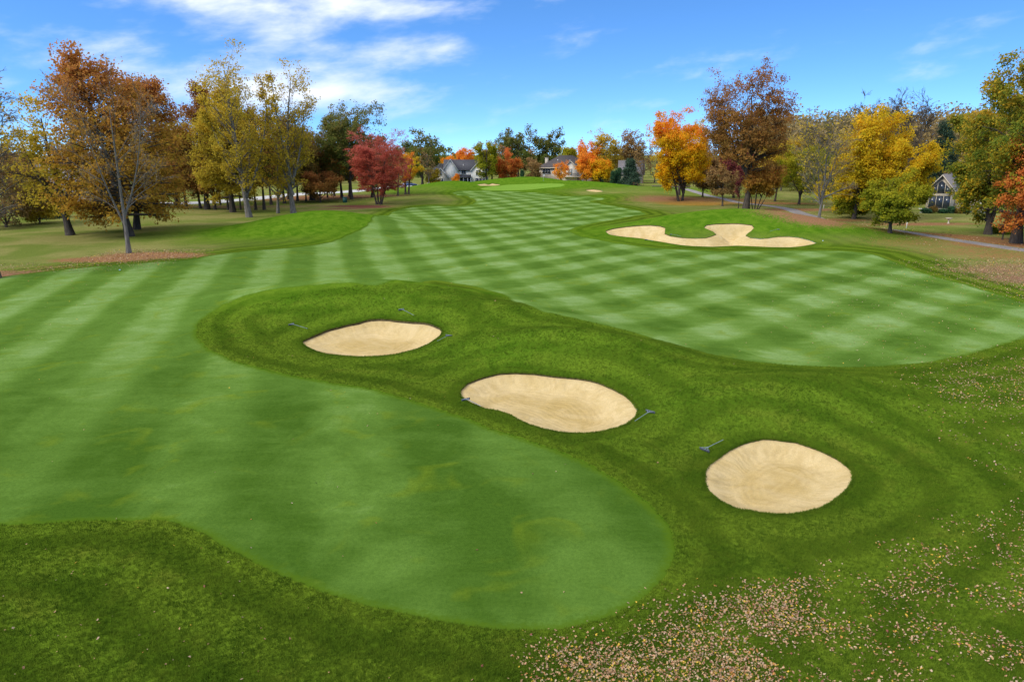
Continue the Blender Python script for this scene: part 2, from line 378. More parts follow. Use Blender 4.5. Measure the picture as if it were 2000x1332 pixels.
# how fresh the turf is on each mound, in the order of MOUNDS
LUSH_OF = [.55, .3, .5, .2, .3, 0, 0, 0, 0, 1, 1, .8, 1, 1, .7, .25, .9, .7, 1, 1, 1, 1, .9, .5, .6]
def terrain_height(x, y):
    """height of the turf (metres) at world x, y; mounds are rotated gaussians"""
    x = np.asarray(x, float); y = np.asarray(y, float)
    z = 0.16*np.sin(x*0.055+1.3)*np.sin(y*0.047+0.4) * np.clip((y-10)/30, 0, 1)
    z = z + 0.10*np.sin(x*0.13+y*0.08)*np.clip((y-15)/30, 0, 1)
    for cx, cy, sx, sy, rot, h in MOUNDS:
        c, s = math.cos(math.radians(rot)), math.sin(math.radians(rot))
        dx, dy = x-cx, y-cy
        a = (dx*c+dy*s)/sx; b = (-dx*s+dy*c)/sy
        z = z + h*np.exp(-0.5*(a*a+b*b))
    return z
# ------------------------------------------------------------------ shared helpers
def tag(o, label=None, cat=None, group=None, kind=None):
    for k, v in (('label', label), ('category', cat), ('group', group), ('kind', kind)):
        if v:
            o[k] = v
    return o


def mesh_from(name, verts, faces, smooth=False):
    me = bpy.data.meshes.new(name)
    verts = np.asarray(verts, np.float32).reshape(-1, 3)
    me.vertices.add(len(verts))
    me.vertices.foreach_set('co', verts.ravel())
    if isinstance(faces, np.ndarray):
        n, k = faces.shape
        flat = faces.astype(np.int32).ravel()
        starts = np.arange(n, dtype=np.int32)*k
    else:
        flat = np.array([i for f in faces for i in f], np.int32)
        lens = np.array([len(f) for f in faces], np.int32)
        n = len(lens)
        starts = np.concatenate([[0], np.cumsum(lens)[:-1]]).astype(np.int32) if n else np.zeros(0, np.int32)
    me.loops.add(len(flat))
    me.loops.foreach_set('vertex_index', flat)
    me.polygons.add(n)
    me.polygons.foreach_set('loop_start', starts)
    me.update(calc_edges=True)
    me.validate()
    if smooth:
        me.polygons.foreach_set('use_smooth', np.ones(len(me.polygons), bool))
    return me


def obj(name, me, mat=None, parent=None, loc=None, rz=0.0):
    o = bpy.data.objects.new(name, me)
    COL.objects.link(o)
    if mat is not None and me is not None:
        if me.materials:
            me.materials[0] = mat
        else:
            me.materials.append(mat)
    if parent is not None:
        o.parent = parent
    if loc is not None:
        o.location = loc
    o.rotation_euler[2] = rz
    return o


def empty(name, loc, rz=0.0):
    o = bpy.data.objects.new(name, None)
    o.empty_display_size = 0.3
    COL.objects.link(o)
    o.location = loc
    o.rotation_euler[2] = rz
    return o


def material(name):
    m = bpy.data.materials.new(name)
    m.use_nodes = True
    return m, Nodes(m.node_tree)


def finish(N, color, rough=0.9, bump=None, strength=0.3, dist=0.02, spec=0.3, metallic=0.0):
    b = N.new('ShaderNodeBsdfPrincipled')
    N.put(b.inputs['Base Color'], color)
    N.put(b.inputs['Roughness'], rough)
    b.inputs['Metallic'].default_value = metallic
    b.inputs['Specular IOR Level'].default_value = spec
    if bump is not None:
        bn = N.new('ShaderNodeBump')
        N.put(bn.inputs['Strength'], strength)
        bn.inputs['Distance'].default_value = dist
        N.put(bn.inputs['Height'], bump)
        N.put(b.inputs['Normal'], bn.outputs[0])
    N.put(N.new('ShaderNodeOutputMaterial').inputs[0], b.outputs[0])
    return b


def plain(name, rgb, rough=0.7, var=0.12, scale=3.0, spec=0.3, metallic=0.0):
    m, N = material(name)
    p = N.new('ShaderNodeTexCoord').outputs['Object']
    n = N.noise(p, scale, 4, 0.6)
    lo = tuple(c*(1-var) for c in rgb); hi = tuple(min(1, c*(1+var)) for c in rgb)
    finish(N, N.mix(n, lo, hi), rough, n, 0.15, 0.01, spec, metallic)
    return m


# ------------------------------------------------------------------ turf and sand materials
def world_pos(N):
    return N.new('ShaderNodeNewGeometry').outputs['Position']


def mat_rough():
    m, N = material('rough_turf')
    p = world_pos(N)
    a = N.attr('ground_mix')
    dry, litter, hue = N.xyz(a.outputs['Vector'])
    lush = a.outputs['Alpha']
    big = N.noise(p, 0.16, 2, 0.55, 0.6)
    mid = N.noise(p, 0.75, 3, 0.65, 0.8)
    fine = N.noise(p, 9.0, 3, 0.75)
    tiny = N.noise(p, 42.0, 1, 0.6)
    g = N.mix(N.smooth(big, 0.34, 0.66), (0.060, 0.110, 0.008), (0.106, 0.152, 0.013))
    g = N.mix(N.smooth(mid, 0.40, 0.72, 0, 0.65), g, (0.118, 0.184, 0.012))
    g = N.mix(N.smooth(N.noise(p, 0.5, 2, 0.6, 1.0), 0.52, 0.72, 0, 0.7), g, (0.135, 0.140, 0.018))
    # mower passes that follow the edge of the fairway
    ed = N.attr('edge_distance').outputs['Fac']
    band = N.math('SINE', N.math('ADD', N.math('ADD', N.math('MULTIPLY', ed, 2.9), 2.3), N.math('MULTIPLY', big, 4.0)))
    g = N.mix(N.math('MULTIPLY', N.smooth(band, -0.5, 0.9), N.smooth(ed, 14.0, 6.0, 0.0, 1.0)), N.mix(N.smooth(ed, 14.0, 6.0, 0.0, 0.45), g, (0.108, 0.178, 0.012)), N.mix(0.75, g, (0.044, 0.084, 0.005)))
    # mowing swirl: faint bands that follow the contour of the turf
    g = N.mix(N.math('MULTIPLY', lush, 0.85), g, N.mix(N.smooth(mid, 0.3, 0.7), (0.058, 0.150, 0.006), (0.115, 0.215, 0.014)))
    d = N.mix(N.smooth(N.noise(p, 0.10, 2, 0.6, 0.5), 0.35, 0.65), (0.138, 0.175, 0.034), (0.240, 0.225, 0.072))
    d = N.mix(N.smooth(mid, 0.52, 0.72, 0, 0.6), d, (0.112, 0.160, 0.022))
    g = N.mix(dry, g, d)
    # fine blade texture
    f2 = N.math('ADD', N.math('MULTIPLY', fine, 0.6), N.math('MULTIPLY', tiny, 0.4))
    g = N.mix(1.0, g, N.ramp(f2, [(0.30, (0.58, 0.60, 0.56)), (0.5, (1, 1, 1)), (0.72, (1.5, 1.42, 1.4))]), 'MULTIPLY')
    # leaf litter that is too far off to show single leaves
    lc = N.ramp(hue, [(0.0, (0.42, 0.27, 0.03)), (0.28, (0.36, 0.20, 0.05)), (0.48, (0.34, 0.17, 0.085)), (0.7, (0.30, 0.17, 0.12)), (1.0, (0.19, 0.055, 0.045))])
    ln = N.noise(p, 3.2, 4, 0.85)
    lc = N.mix(N.smooth(N.noise(p, 11.0, 1, 0.7), 0.35, 0.65), N.mix(0.5, lc, (0.07, 0.045, 0.02)), lc)
    amount = N.smooth(N.math('ADD', N.math('MULTIPLY', litter, 0.62), N.math('MULTIPLY', ln, 0.9)), 0.68, 0.86)
    amount = N.math('MULTIPLY', amount, N.smooth(litter, 0.02, 0.3))
    g = N.mix(amount, g, lc)
    g = N.vmath('SCALE', g, 0.95)
    finish(N, g, 1.0, f2, 0.9, 0.05, 0.0)
    return m


def stripes(N, p, heading, period, warp):
    """-1..1 wave across mowing passes laid along a compass heading"""
    x, y, z = N.xyz(p)
    c, s = math.cos(R(heading)), math.sin(R(heading))
    w = N.math('ADD', N.math('MULTIPLY', x, c), N.math('MULTIPLY', y, -s))
    w = N.math('ADD', w, warp)
    v = N.math('SINE', N.math('MULTIPLY', w, 2*math.pi/period))
    return N.math('MULTIPLY', N.smooth(v, -0.72, 0.72, -1, 1), 1.0)


def mat_fairway():
    m, N = material('fairway_turf')
    p = world_pos(N)
    x, y, z = N.xyz(p)
    mid = N.noise(p, 0.28, 3, 0.62, 1.2)
    mid2 = N.noise(p, 0.9, 2, 0.6, 0.6)
    fine = N.noise(p, 8.0, 2, 0.7)
    tiny = N.noise(p, 34.0, 1, 0.7)
    streak = N.noise(N.vmath('MULTIPLY', p, (0.35, 1.6, 1.0)), 1.0, 3, 0.65, 0.4)
    warp = N.math('ADD', N.math('MULTIPLY', N.math('SUBTRACT', mid, 0.5), 1.0), N.math('MULTIPLY', N.math('SUBTRACT', N.noise(p, 1.4, 3, 0.6), 0.5), 0.5))
    A = stripes(N, p, -15.0, 5.9, N.math('ADD', warp, 0.6))
    B = stripes(N, p, 47.0, 6.3, warp)
    far = N.smooth(y, 22.0, 44.0)
    # passes along the hole everywhere beyond the near tongue, cross passes mostly right of the middle
    wa = N.math('MULTIPLY', N.smooth(y, 18.0, 52.0, 0.60, 1.0), N.smooth(x, -40, 30, 1.0, 0.72))
    side = N.math('ADD', x, N.math('MULTIPLY', y, 0.22))
    wb = N.math('MULTIPLY', N.smooth(side, -8.0, 22.0, 0.10, 1.0), N.smooth(y, 30.0, 44.0, 0.15, 1.0))
    s = N.math('ADD', N.math('MULTIPLY', A, N.math('MULTIPLY', wa, 0.47)), N.math('MULTIPLY', B, N.math('MULTIPLY', wb, 0.45)))
    s = N.math('MULTIPLY', s, N.smooth(mid2, 0.25, 0.75, 1.15, 0.75))
    near = N.smooth(y, 45.0, 20.0)
    s = N.math('ADD', s, N.math('MULTIPLY', N.math('SUBTRACT', mid, 0.5), N.math('ADD', 1.25, N.math('MULTIPLY', near, 0.5))))
    s = N.math('ADD', s, N.math('MULTIPLY', N.math('SUBTRACT', N.noise(p, 0.13, 2, 0.5, 1.5), 0.5), N.math('ADD', 0.7, N.math('MULTIPLY', near, 0.9))))
    s = N.math('SUBTRACT', s, N.math('MULTIPLY', near, 0.85))
    s = N.math('ADD', s, N.math('MULTIPLY', N.math('SUBTRACT', streak, 0.5), 0.8))
    s = N.math('ADD', N.math('MULTIPLY', s, 0.42), 0.5, clamp=True)
    g = N.ramp(s, [(0.0, (0.053, 0.112, 0.012)), (0.42, (0.100, 0.186, 0.028)), (0.62, (0.142, 0.240, 0.050)), (1.0, (0.228, 0.340, 0.122))])
    g = N.mix(N.smooth(N.noise(p, 0.42, 2, 0.6, 1.0), 0.54, 0.76, 0, 0.45), g, (0.148, 0.205, 0.012))
    ft = N.math('ADD', N.math('MULTIPLY', fine, 0.5), N.math('MULTIPLY', tiny, 0.5))
    g = N.mix(1.0, g, N.ramp(ft, [(0.3, (0.72, 0.75, 0.70)), (0.5, (1, 1, 1)), (0.7, (1.28, 1.22, 1.2))]), 'MULTIPLY')
    # fringe: the cut gets longer over the last half metre
    ed = N.attr('edge_distance').outputs['Fac']
    fr = N.smooth(N.math('ADD', ed, N.math('MULTIPLY', N.math('SUBTRACT', fine, 0.5), 0.55)), 0.42, 0.02, 0.0, 0.85)
    g = N.mix(fr, g, (0.075, 0.138, 0.008))
    g = N.vmath('SCALE', g, 0.93)
    finish(N, g, 1.0, tiny, 0.45, 0.015, 0.0)
    return m


def mat_green():
    m, N = material('putting_green_turf')
    p = world_pos(N)
    A = stripes(N, p, 60.0, 3.0, 0.0)
    n = N.noise(p, 0.3, 4, 0.6)
    g = N.mix(N.smooth(A, -1, 1, 0.35, 0.65), (0.130, 0.250, 0.028), (0.185, 0.310, 0.042))
    g = N.mix(N.math('MULTIPLY', n, 0.4), g, (0.18, 0.29, 0.04))
    finish(N, g, 1.0, N.noise(p, 20.0, 2), 0.2, 0.01, 0.0)
    return m


def mat_sand():
    m, N = material('bunker_sand')
    p = world_pos(N)
    a = N.attr('rake')                       # rings left by the rake: distance in from the edge
    d, radial, damp = N.xyz(a.outputs['Vector'])
    w = N.noise(p, 0.6, 3, 0.6, 0.5)
    rings = N.math('SINE', N.math('ADD', N.math('MULTIPLY', d, 22.0), N.math('MULTIPLY', w, 8.0)))
    rays = N.math('SINE', N.math('ADD', N.math('MULTIPLY', radial, 46.0), N.math('MULTIPLY', w, 26.0)))
    near_edge = N.smooth(d, 0.5, 1.5, 1.0, 0.0)
    groove = N.mix(near_edge, rings, rays)
    speck = N.noise(p, 22.0, 4, 0.8)
    blot = N.noise(p, 0.55, 5, 0.65, 1.0)
    c = N.mix(N.smooth(blot, 0.32, 0.7), (0.57, 0.435, 0.22), (0.67, 0.53, 0.31))
    c = N.mix(N.math('MULTIPLY', damp, N.smooth(blot, 0.2, 0.7, 0.95, 0.45)), c, (0.50, 0.365, 0.155))
    c = N.mix(N.math('MULTIPLY', N.smooth(groove, -1, 1, 0.0, 0.22), N.smooth(N.noise(p, 1.7, 2, 0.6), 0.35, 0.65)), c, (0.36, 0.25, 0.10))
    c = N.mix(1.0, c, N.ramp(speck, [(0.3, (0.78, 0.77, 0.74)), (0.5, (1, 1, 1)), (0.7, (1.14, 1.14, 1.14))]), 'MULTIPLY')
    h = N.math('ADD', N.math('MULTIPLY', groove, 0.30), N.math('MULTIPLY', speck, 1.1))
    c = N.mix(1.0, c, (0.885, 0.86, 0.76), 'MULTIPLY')
    finish(N, c, 1.0, h, 0.55, 0.03, 0.0)
    return m


def mat_lip():
    m, N = material('bunker_lip_soil')
    p = world_pos(N)
    n = N.noise(p, 9.0, 4, 0.7)
    finish(N, N.mix(N.smooth(n, 0.35, 0.65), (0.05, 0.042, 0.018), (0.13, 0.10, 0.05)), 0.95, n, 0.8, 0.03, 0.1)
    return m


def mat_paving(name, lo, hi, scale):
    m, N = material(name)
    p = world_pos(N)
    n = N.noise(p, scale, 5, 0.7)
    c = N.mix(N.smooth(N.noise(p, 0.4, 4, 0.6), 0.3, 0.7), lo, hi)
    c = N.mix(1.0, c, N.ramp(n, [(0.3, (0.75, 0.74, 0.74)), (0.5, (1, 1, 1)), (0.72, (1.22, 1.22, 1.22))]), 'MULTIPLY')
    c = N.mix(N.smooth(N.noise(p, 3.0, 4, 0.8), 0.62, 0.74, 0, 0.6), c, (0.22, 0.13, 0.06))
    finish(N, c, 0.9, n, 0.3, 0.01, 0.2)
    return m


M_ROUGH, M_FAIR, M_GREEN, M_SAND, M_LIP = mat_rough(), mat_fairway(), mat_green(), mat_sand(), mat_lip()
M_PATH = mat_paving('path_asphalt', (0.20, 0.182, 0.175), (0.27, 0.245, 0.235), 14.0)
M_ROAD = mat_paving('road_concrete', (0.44, 0.43, 0.40), (0.54, 0.53, 0.50), 3.0)


# ------------------------------------------------------------------ ground: one sheet cut along the mown outlines
def catmull(pts, closed=True, step=None):
    """smooth curve through plan points, resampled finer near the camera"""
    P = [Vector(p) for p in pts]
    n = len(P)
    out = []
    for i in range(n if closed else n-1):
        p0 = P[(i-1) % n] if closed or i > 0 else P[0]
        p1, p2 = P[i], P[(i+1) % n]
        p3 = P[(i+2) % n] if closed or i < n-2 else P[-1]
        d = (p2-p1).length
        st = step or max(0.12, 0.008*(p1+p2).length/2)
        k = max(1, min(24, int(d/st)))
        for j in range(k):
            t = j/k
            q = 0.5*((2*p1)+(p2-p0)*t+(2*p0-5*p1+4*p2-p3)*t*t+(3*p1-p0-3*p2+p3)*t**3)
            out.append((q.x, q.y))
    if not closed:
        out.append(tuple(P[-1]))
    return np.array(out)


def ribbon(pts, width):
    c = catmull(pts, closed=False)
    t = np.gradient(c, axis=0)
    t /= np.linalg.norm(t, axis=1)[:, None]+1e-9
    nrm = np.stack([-t[:, 1], t[:, 0]], 1)
    return np.concatenate([c+nrm*width/2, (c-nrm*width/2)[::-1]])


def inside(poly, x, y):
    r = np.zeros(len(x), bool)
    x0, y0 = poly[:, 0], poly[:, 1]
    x1, y1 = np.roll(x0, -1), np.roll(y0, -1)
    lo, hi = poly.min(0), poly.max(0)
    idx = np.where((x >= lo[0]) & (x <= hi[0]) & (y >= lo[1]) & (y <= hi[1]))[0]
    if len(idx) == 0:
        return r
    xx, yy = x[idx], y[idx]
    acc = np.zeros(len(idx), bool)
    for a, b, c, d in zip(x0, y0, x1, y1):
        if b == d:
            continue
        cond = (b > yy) != (d > yy)
        acc ^= cond & (xx < (c-a)*(yy-b)/(d-b)+a)
    r[idx] = acc
    return r


def edge_distance(poly, x, y):
    d = np.full(len(x), 1e9)
    for a, b in zip(poly, np.roll(poly, -1, axis=0)):
        ab = b-a
        L = ab@ab+1e-12
        t = np.clip(((x-a[0])*ab[0]+(y-a[1])*ab[1])/L, 0, 1)
        d = np.minimum(d, np.hypot(x-a[0]-t*ab[0], y-a[1]-t*ab[1]))
    return d


_f = catmull(FAIRWAY)
_k = np.arange(len(_f))
_f = _f+0.0011*np.linalg.norm(_f, axis=1)[:, None]*np.column_stack([np.sin(_k*2.3)+np.sin(_k*.71), np.cos(_k*1.9)+np.sin(_k*.53)])
REGIONS = {'fairway': _f, 'green': catmull(GREEN)}
for k, v in BUNKERS.items():
    q_ = catmull(v)
    i_ = np.arange(len(q_))
    a_ = 0.00035*np.linalg.norm(q_.mean(0))
    REGIONS['bunker_'+k] = q_+a_*np.column_stack([np.sin(i_*1.9)+np.sin(i_*.63+1), np.cos(i_*2.3)+np.sin(i_*.47)])
REGIONS['path'] = ribbon(PATH, 2.7)
REGIONS['road'] = ribbon(ROAD, 8.0)

gp = []
rng = np.random.default_rng(5)
r = 7.0
while r < 520:
    dth = 0.0145
    n = int(R(136)/dth)
    th = np.linspace(-R(68), R(68), n)+rng.uniform(-.3, .3)*dth
    gp.append(np.stack([np.sin(th)*r, np.cos(th)*r], 1))
    r *= 1.0150
for r in (600, 750, 1000, 1500, 2500, 4500):
    th = np.linspace(-math.pi, math.pi, 64)[:-1]
    gp.append(np.stack([np.sin(th)*r, np.cos(th)*r], 1))
for r in (3, 8, 20, 50, 120, 260, 450):
    th = np.linspace(R(75), R(285), 24)
    gp.append(np.stack([np.sin(th)*r, np.cos(th)*r], 1))
gp = np.concatenate(gp)
for k, poly in REGIONS.items():          # extra points inside bunkers, none too close to any outline
    if k.startswith('bunker'):
        lo, hi = poly.min(0), poly.max(0)
        st = max(0.16, 0.0045*np.linalg.norm(poly.mean(0)))
        X, Y = np.meshgrid(np.arange(lo[0], hi[0], st), np.arange(lo[1], hi[1], st))
        q = np.stack([X.ravel(), Y.ravel()], 1)+rng.uniform(-.2, .2, (X.size, 2))*st
        gp = gp[~inside(poly, gp[:, 0], gp[:, 1])]
        gp = np.concatenate([gp, q[inside(poly, q[:, 0], q[:, 1])]])
keep = np.ones(len(gp), bool)
rad = np.linalg.norm(gp, axis=1)
for poly in REGIONS.values():
    lo, hi = poly.min(0)-2, poly.max(0)+2
    i = np.where((gp[:, 0] > lo[0]) & (gp[:, 0] < hi[0]) & (gp[:, 1] > lo[1]) & (gp[:, 1] < hi[1]))[0]
    keep[i] &= edge_distance(poly, gp[i, 0], gp[i, 1]) > 0.004*rad[i]
gp = gp[keep]
vin = [tuple(p) for p in gp]
ein = []
for poly in REGIONS.values():
    s = len(vin)
    vin += [tuple(p) for p in poly]
    ein += [(s+i, s+(i+1) % len(poly)) for i in range(len(poly))]
cv, ce, cf, *_ = delaunay_2d_cdt([Vector(p) for p in vin], ein, [], 0, 1e-5, False)
CV = np.array([(v.x, v.y) for v in cv])
CF = np.array([f for f in cf], np.int64)
cen = CV[CF].mean(1)
owner = np.full(len(CF), 'rough', dtype=object)
for k, poly in REGIONS.items():
    owner[inside(poly, cen[:, 0], cen[:, 1])] = k
CZ = terrain_height(CV[:, 0], CV[:, 1])

DROP = {'fairway': 0.03, 'green': 0.02, 'path': 0.02, 'road': 0.02}
LIPS = {'island_back': 0.14, 'island_mid': 0.085, 'island_front': 0.045, 'winding': 0.10, 'green_left': 0.15, 'green_right': 0.12}


def submesh(name, sel):
    f = CF[sel]
    used = np.unique(f)
    remap = np.full(len(CV), -1)
    remap[used] = np.arange(len(used))
    return used, remap[f]


def skirt(poly, depth):
    """wall from the turf edge down to a lower sheet"""
    z = terrain_height(poly[:, 0], poly[:, 1])
    n = len(poly)
    v = np.concatenate([np.column_stack([poly, z]), np.column_stack([poly, z-depth])])
    i = np.arange(n)
    j = (i+1) % n
    return v, np.stack([i, j, j+n, i+n], 1)


# lower sheets
for key, nm, mat in (('fairway', 'fairway', M_FAIR), ('green', 'putting_green', M_GREEN), ('path', 'cart_path', M_PATH), ('road', 'road', M_ROAD)):
    used, f = submesh(nm, owner == key)
    v = np.column_stack([CV[used], CZ[used]-DROP[key]])
    o = obj(nm, mesh_from(nm, v, f, True), mat)
    if key == 'fairway':
        df_ = edge_distance(REGIONS[key], v[:, 0], v[:, 1])
        o.data.attributes.new('edge_distance', 'FLOAT', 'POINT').data.foreach_set('value', df_.astype(np.float32))
    o['kind'] = 'structure'

# rough: turf left over, with a little cut edge along every outline
used, f = submesh('rough', owner == 'rough')
rv = np.column_stack([CV[used], CZ[used]])
rough_me = mesh_from('rough_grass', rv, f, True)
rough = obj('rough_grass', rough_me, M_ROUGH)
rough['kind'] = 'structure'


def bump2(x, y, cx, cy, sx, sy):
    return np.exp(-0.5*(((x-cx)/sx)**2+((y-cy)/sy)**2))


def sstep(v, a, b):
    t = np.clip((v-a)/(b-a), 0, 1)
    return t*t*(3-2*t)


def ground_mix(x, y):
    """dryness, leaf litter, litter hue, lushness of the rough at plan points"""
    near = (np.abs(x) < 320) & (y > -5) & (y < 420)
    df = np.full(len(x), 60.0)
    df[near] = edge_distance(REGIONS['fairway'][::2], x[near], y[near])
    db = df.copy()
    for k_ in ('island_back', 'island_mid', 'island_front', 'winding'):
        db[near] = np.minimum(db[near], edge_distance(REGIONS['bunker_'+k_][::2], x[near], y[near])+1.0)
    left = sstep(df, 1.0, 7.0)*sstep(y, 62, 72)*sstep(-x, 4, 12)
    right = sstep(df, 3.0, 9.0)*sstep(y, 42, 56)*sstep(x, 8, 16)
    far = sstep(y, 280, 300)
    lush = np.zeros(len(x))
    for cx, cy, sx, sy, a in LUSH:
        lush = np.maximum(lush, a*np.clip(1.5*bump2(x, y, cx, cy, sx, sy), 0, 1))
    dry = np.clip(left+right+far, 0, 1)*(1-np.clip(lush*1.1, 0, 1))
    lit = np.zeros(len(x)); hue = np.full(len(x), 0.45); wsum = np.full(len(x), 1e-4)
    for cx, cy, sx, sy, a, h in LITTER:
        b = a*bump2(x, y, cx, cy, sx, sy)
        lit = np.maximum(lit, b)
        hue = (hue*wsum+h*b*b)/(wsum+b*b); wsum = wsum+b*b
    lit = np.maximum(lit, 0.22*dry)
    return dry, lit, hue, lush, db


LUSH = [(cx, cy, sx*1.35, sy*1.3, a) for (cx, cy, sx, sy, _, h), a in zip(MOUNDS, LUSH_OF)]
*gm, df_ = ground_mix(rv[:, 0], rv[:, 1])
gm = np.column_stack(gm).astype(np.float32)
rough_me.attributes.new('edge_distance', 'FLOAT', 'POINT').data.foreach_set('value', df_.astype(np.float32))
at = rough_me.color_attributes.new('ground_mix', 'FLOAT_COLOR', 'POINT')
at.data.foreach_set('color', gm.ravel())
for key in ('fairway', 'green', 'path', 'road'):
    v, f = skirt(REGIONS[key], DROP[key]+0.01)
    e = obj('turf_edge', mesh_from('turf_edge', v, f), M_ROUGH, rough)

# bunkers
BUNKER_LABEL = {
    'island_back': 'lens shaped sand bunker farthest back on the mown island, with a dark cut rear lip',
    'island_mid': 'long egg shaped sand bunker in the middle of the three on the mown island',
    'island_front': 'round sand bunker with ray shaped rake marks, nearest of the three on the right',
    'winding': 'large winding sand bunker with two grass tongues in the right mound',
    'green_left': 'small far sand bunker at the left of the putting green',
    'green_right': 'small far sand bunker in the mound right of the putting green'}
for key, poly0 in BUNKERS.items():
    poly = REGIONS['bunker_'+key]
    lip = LIPS[key]
    used, f = submesh(key, owner == 'bunker_'+key)
    x, y = CV[used, 0], CV[used, 1]
    d = edge_distance(poly, x, y)
    h = terrain_height(x, y)
    pz = terrain_height(poly[:, 0], poly[:, 1])
    cx, cy = poly.mean(0)
    size = math.sqrt((poly.max(0)-poly.min(0)).prod())
    floor = np.percentile(pz, 12)-0.13-0.026*size
    w = 0.20*size if key != 'winding' else 2.6
    blend = sstep(d, 0, w)
    floor_z = floor+0.04*np.sin(x*1.3)*np.sin(y*1.1)
    lipv = lip*(0.35+0.65*sstep(y, cy-0.2*np.ptp(y), cy+0.2*np.ptp(y)))
    z = (h-lipv)*(1-blend)+np.minimum(floor_z, h-lipv)*blend
    z += 0.022*np.sin(x*5.1+y*2.2)*np.sin(y*4.3-x)*sstep(d, 0, .4)+0.015*np.sin(x*9.7-y*3.1)*np.sin(y*8.3+x*4)*sstep(d, 0, .4)
    me = mesh_from('sand', np.column_stack([x, y, z]), f, True)
    ang = np.arctan2(y-cy, x-cx)
    damp = sstep(d, 0.12*size, 0.3*size)*(1-blend*0.0)
    a = me.attributes.new('rake', 'FLOAT_VECTOR', 'POINT')
    a.data.foreach_set('vector', np.column_stack([d, ang, damp]).astype(np.float32).ravel())
    root = empty('sand_bunker', (0, 0, 0))
    tag(root, BUNKER_LABEL[key], 'bunker', 'bunkers of the hole')
    obj('sand', me, M_SAND, root)
    n = len(poly)
    jit = 0.02*np.sin(np.arange(n)*1.7)+0.015*np.sin(np.arange(n)*0.61)
    back = sstep(poly[:, 1], cy-0.15*np.ptp(poly[:, 1]), cy+0.2*np.ptp(poly[:, 1]))
    v = np.concatenate([np.column_stack([poly, pz-0.004+(0.006+np.abs(jit)*.6)*back]), np.column_stack([poly, pz-lip-0.03])])
    i = np.arange(n); j = (i+1) % n
    obj('lip', mesh_from('lip', v, np.stack([i, j, j+n, i+n], 1), True), M_LIP, root)
# ------------------------------------------------------------------ trees
def leaf_material(name, low, high, trans=0.52, noise_scale=0.35):
    """leaf colours: a spread of three tones for the lower crown and three for the top"""
    m, N = material(name)
    v = N.attr('leaf_tone').outputs['Fac']
    h = N.attr('leaf_height').outputs['Fac']
    p = N.new('ShaderNodeTexCoord').outputs['Object']
    n = N.noise(p, noise_scale, 2, 0.6)
    t = N.math('ADD', N.math('MULTIPLY', v, 0.6), N.math('MULTIPLY', N.math('SUBTRACT', n, 0.3), 1.0), clamp=True)
    lo = N.ramp(t, [(0.05, low[0]), (0.5, low[1]), (0.95, low[2])])
    hi = N.ramp(t, [(0.05, high[0]), (0.5, high[1]), (0.95, high[2])])
    c = N.mix(N.smooth(N.math('ADD', h, N.math('MULTIPLY', N.math('SUBTRACT', n, 0.5), 0.9)), 0.42, 1.02), lo, hi)
    c = N.vmath('SCALE', c, 1.6)
    d = N.new('ShaderNodeBsdfDiffuse'); N.put(d.inputs[0], c)
    tr = N.new('ShaderNodeBsdfTranslucent'); N.put(tr.inputs[0], c)
    mx = N.new('ShaderNodeMixShader'); mx.inputs[0].default_value = trans
    N.put(mx.inputs[1], d.outputs[0]); N.put(mx.inputs[2], tr.outputs[0])
    N.put(N.new('ShaderNodeOutputMaterial').inputs[0], mx.outputs[0])
    return m


def bark_material(name, lo, hi):
    m, N = material(name)
    p = N.new('ShaderNodeTexCoord').outputs['Object']
    n = N.noise(N.vmath('MULTIPLY', p, (6, 6, 1.2)), 1.0, 4, 0.7)
    finish(N, N.mix(N.smooth(n, 0.3, 0.7), lo, hi), 0.95, n, 0.8, 0.05, 0.1)
    return m


BARK = {'dark': bark_material('bark_dark', (0.045, 0.036, 0.028), (0.105, 0.085, 0.066)),
        'grey': bark_material('bark_grey', (0.10, 0.088, 0.072), (0.22, 0.198, 0.168)),
        'pale': bark_material('bark_pale', (0.13, 0.11, 0.09), (0.27, 0.235, 0.195)),
        'brown': bark_material('bark_brown', (0.075, 0.056, 0.04), (0.165, 0.13, 0.098))}

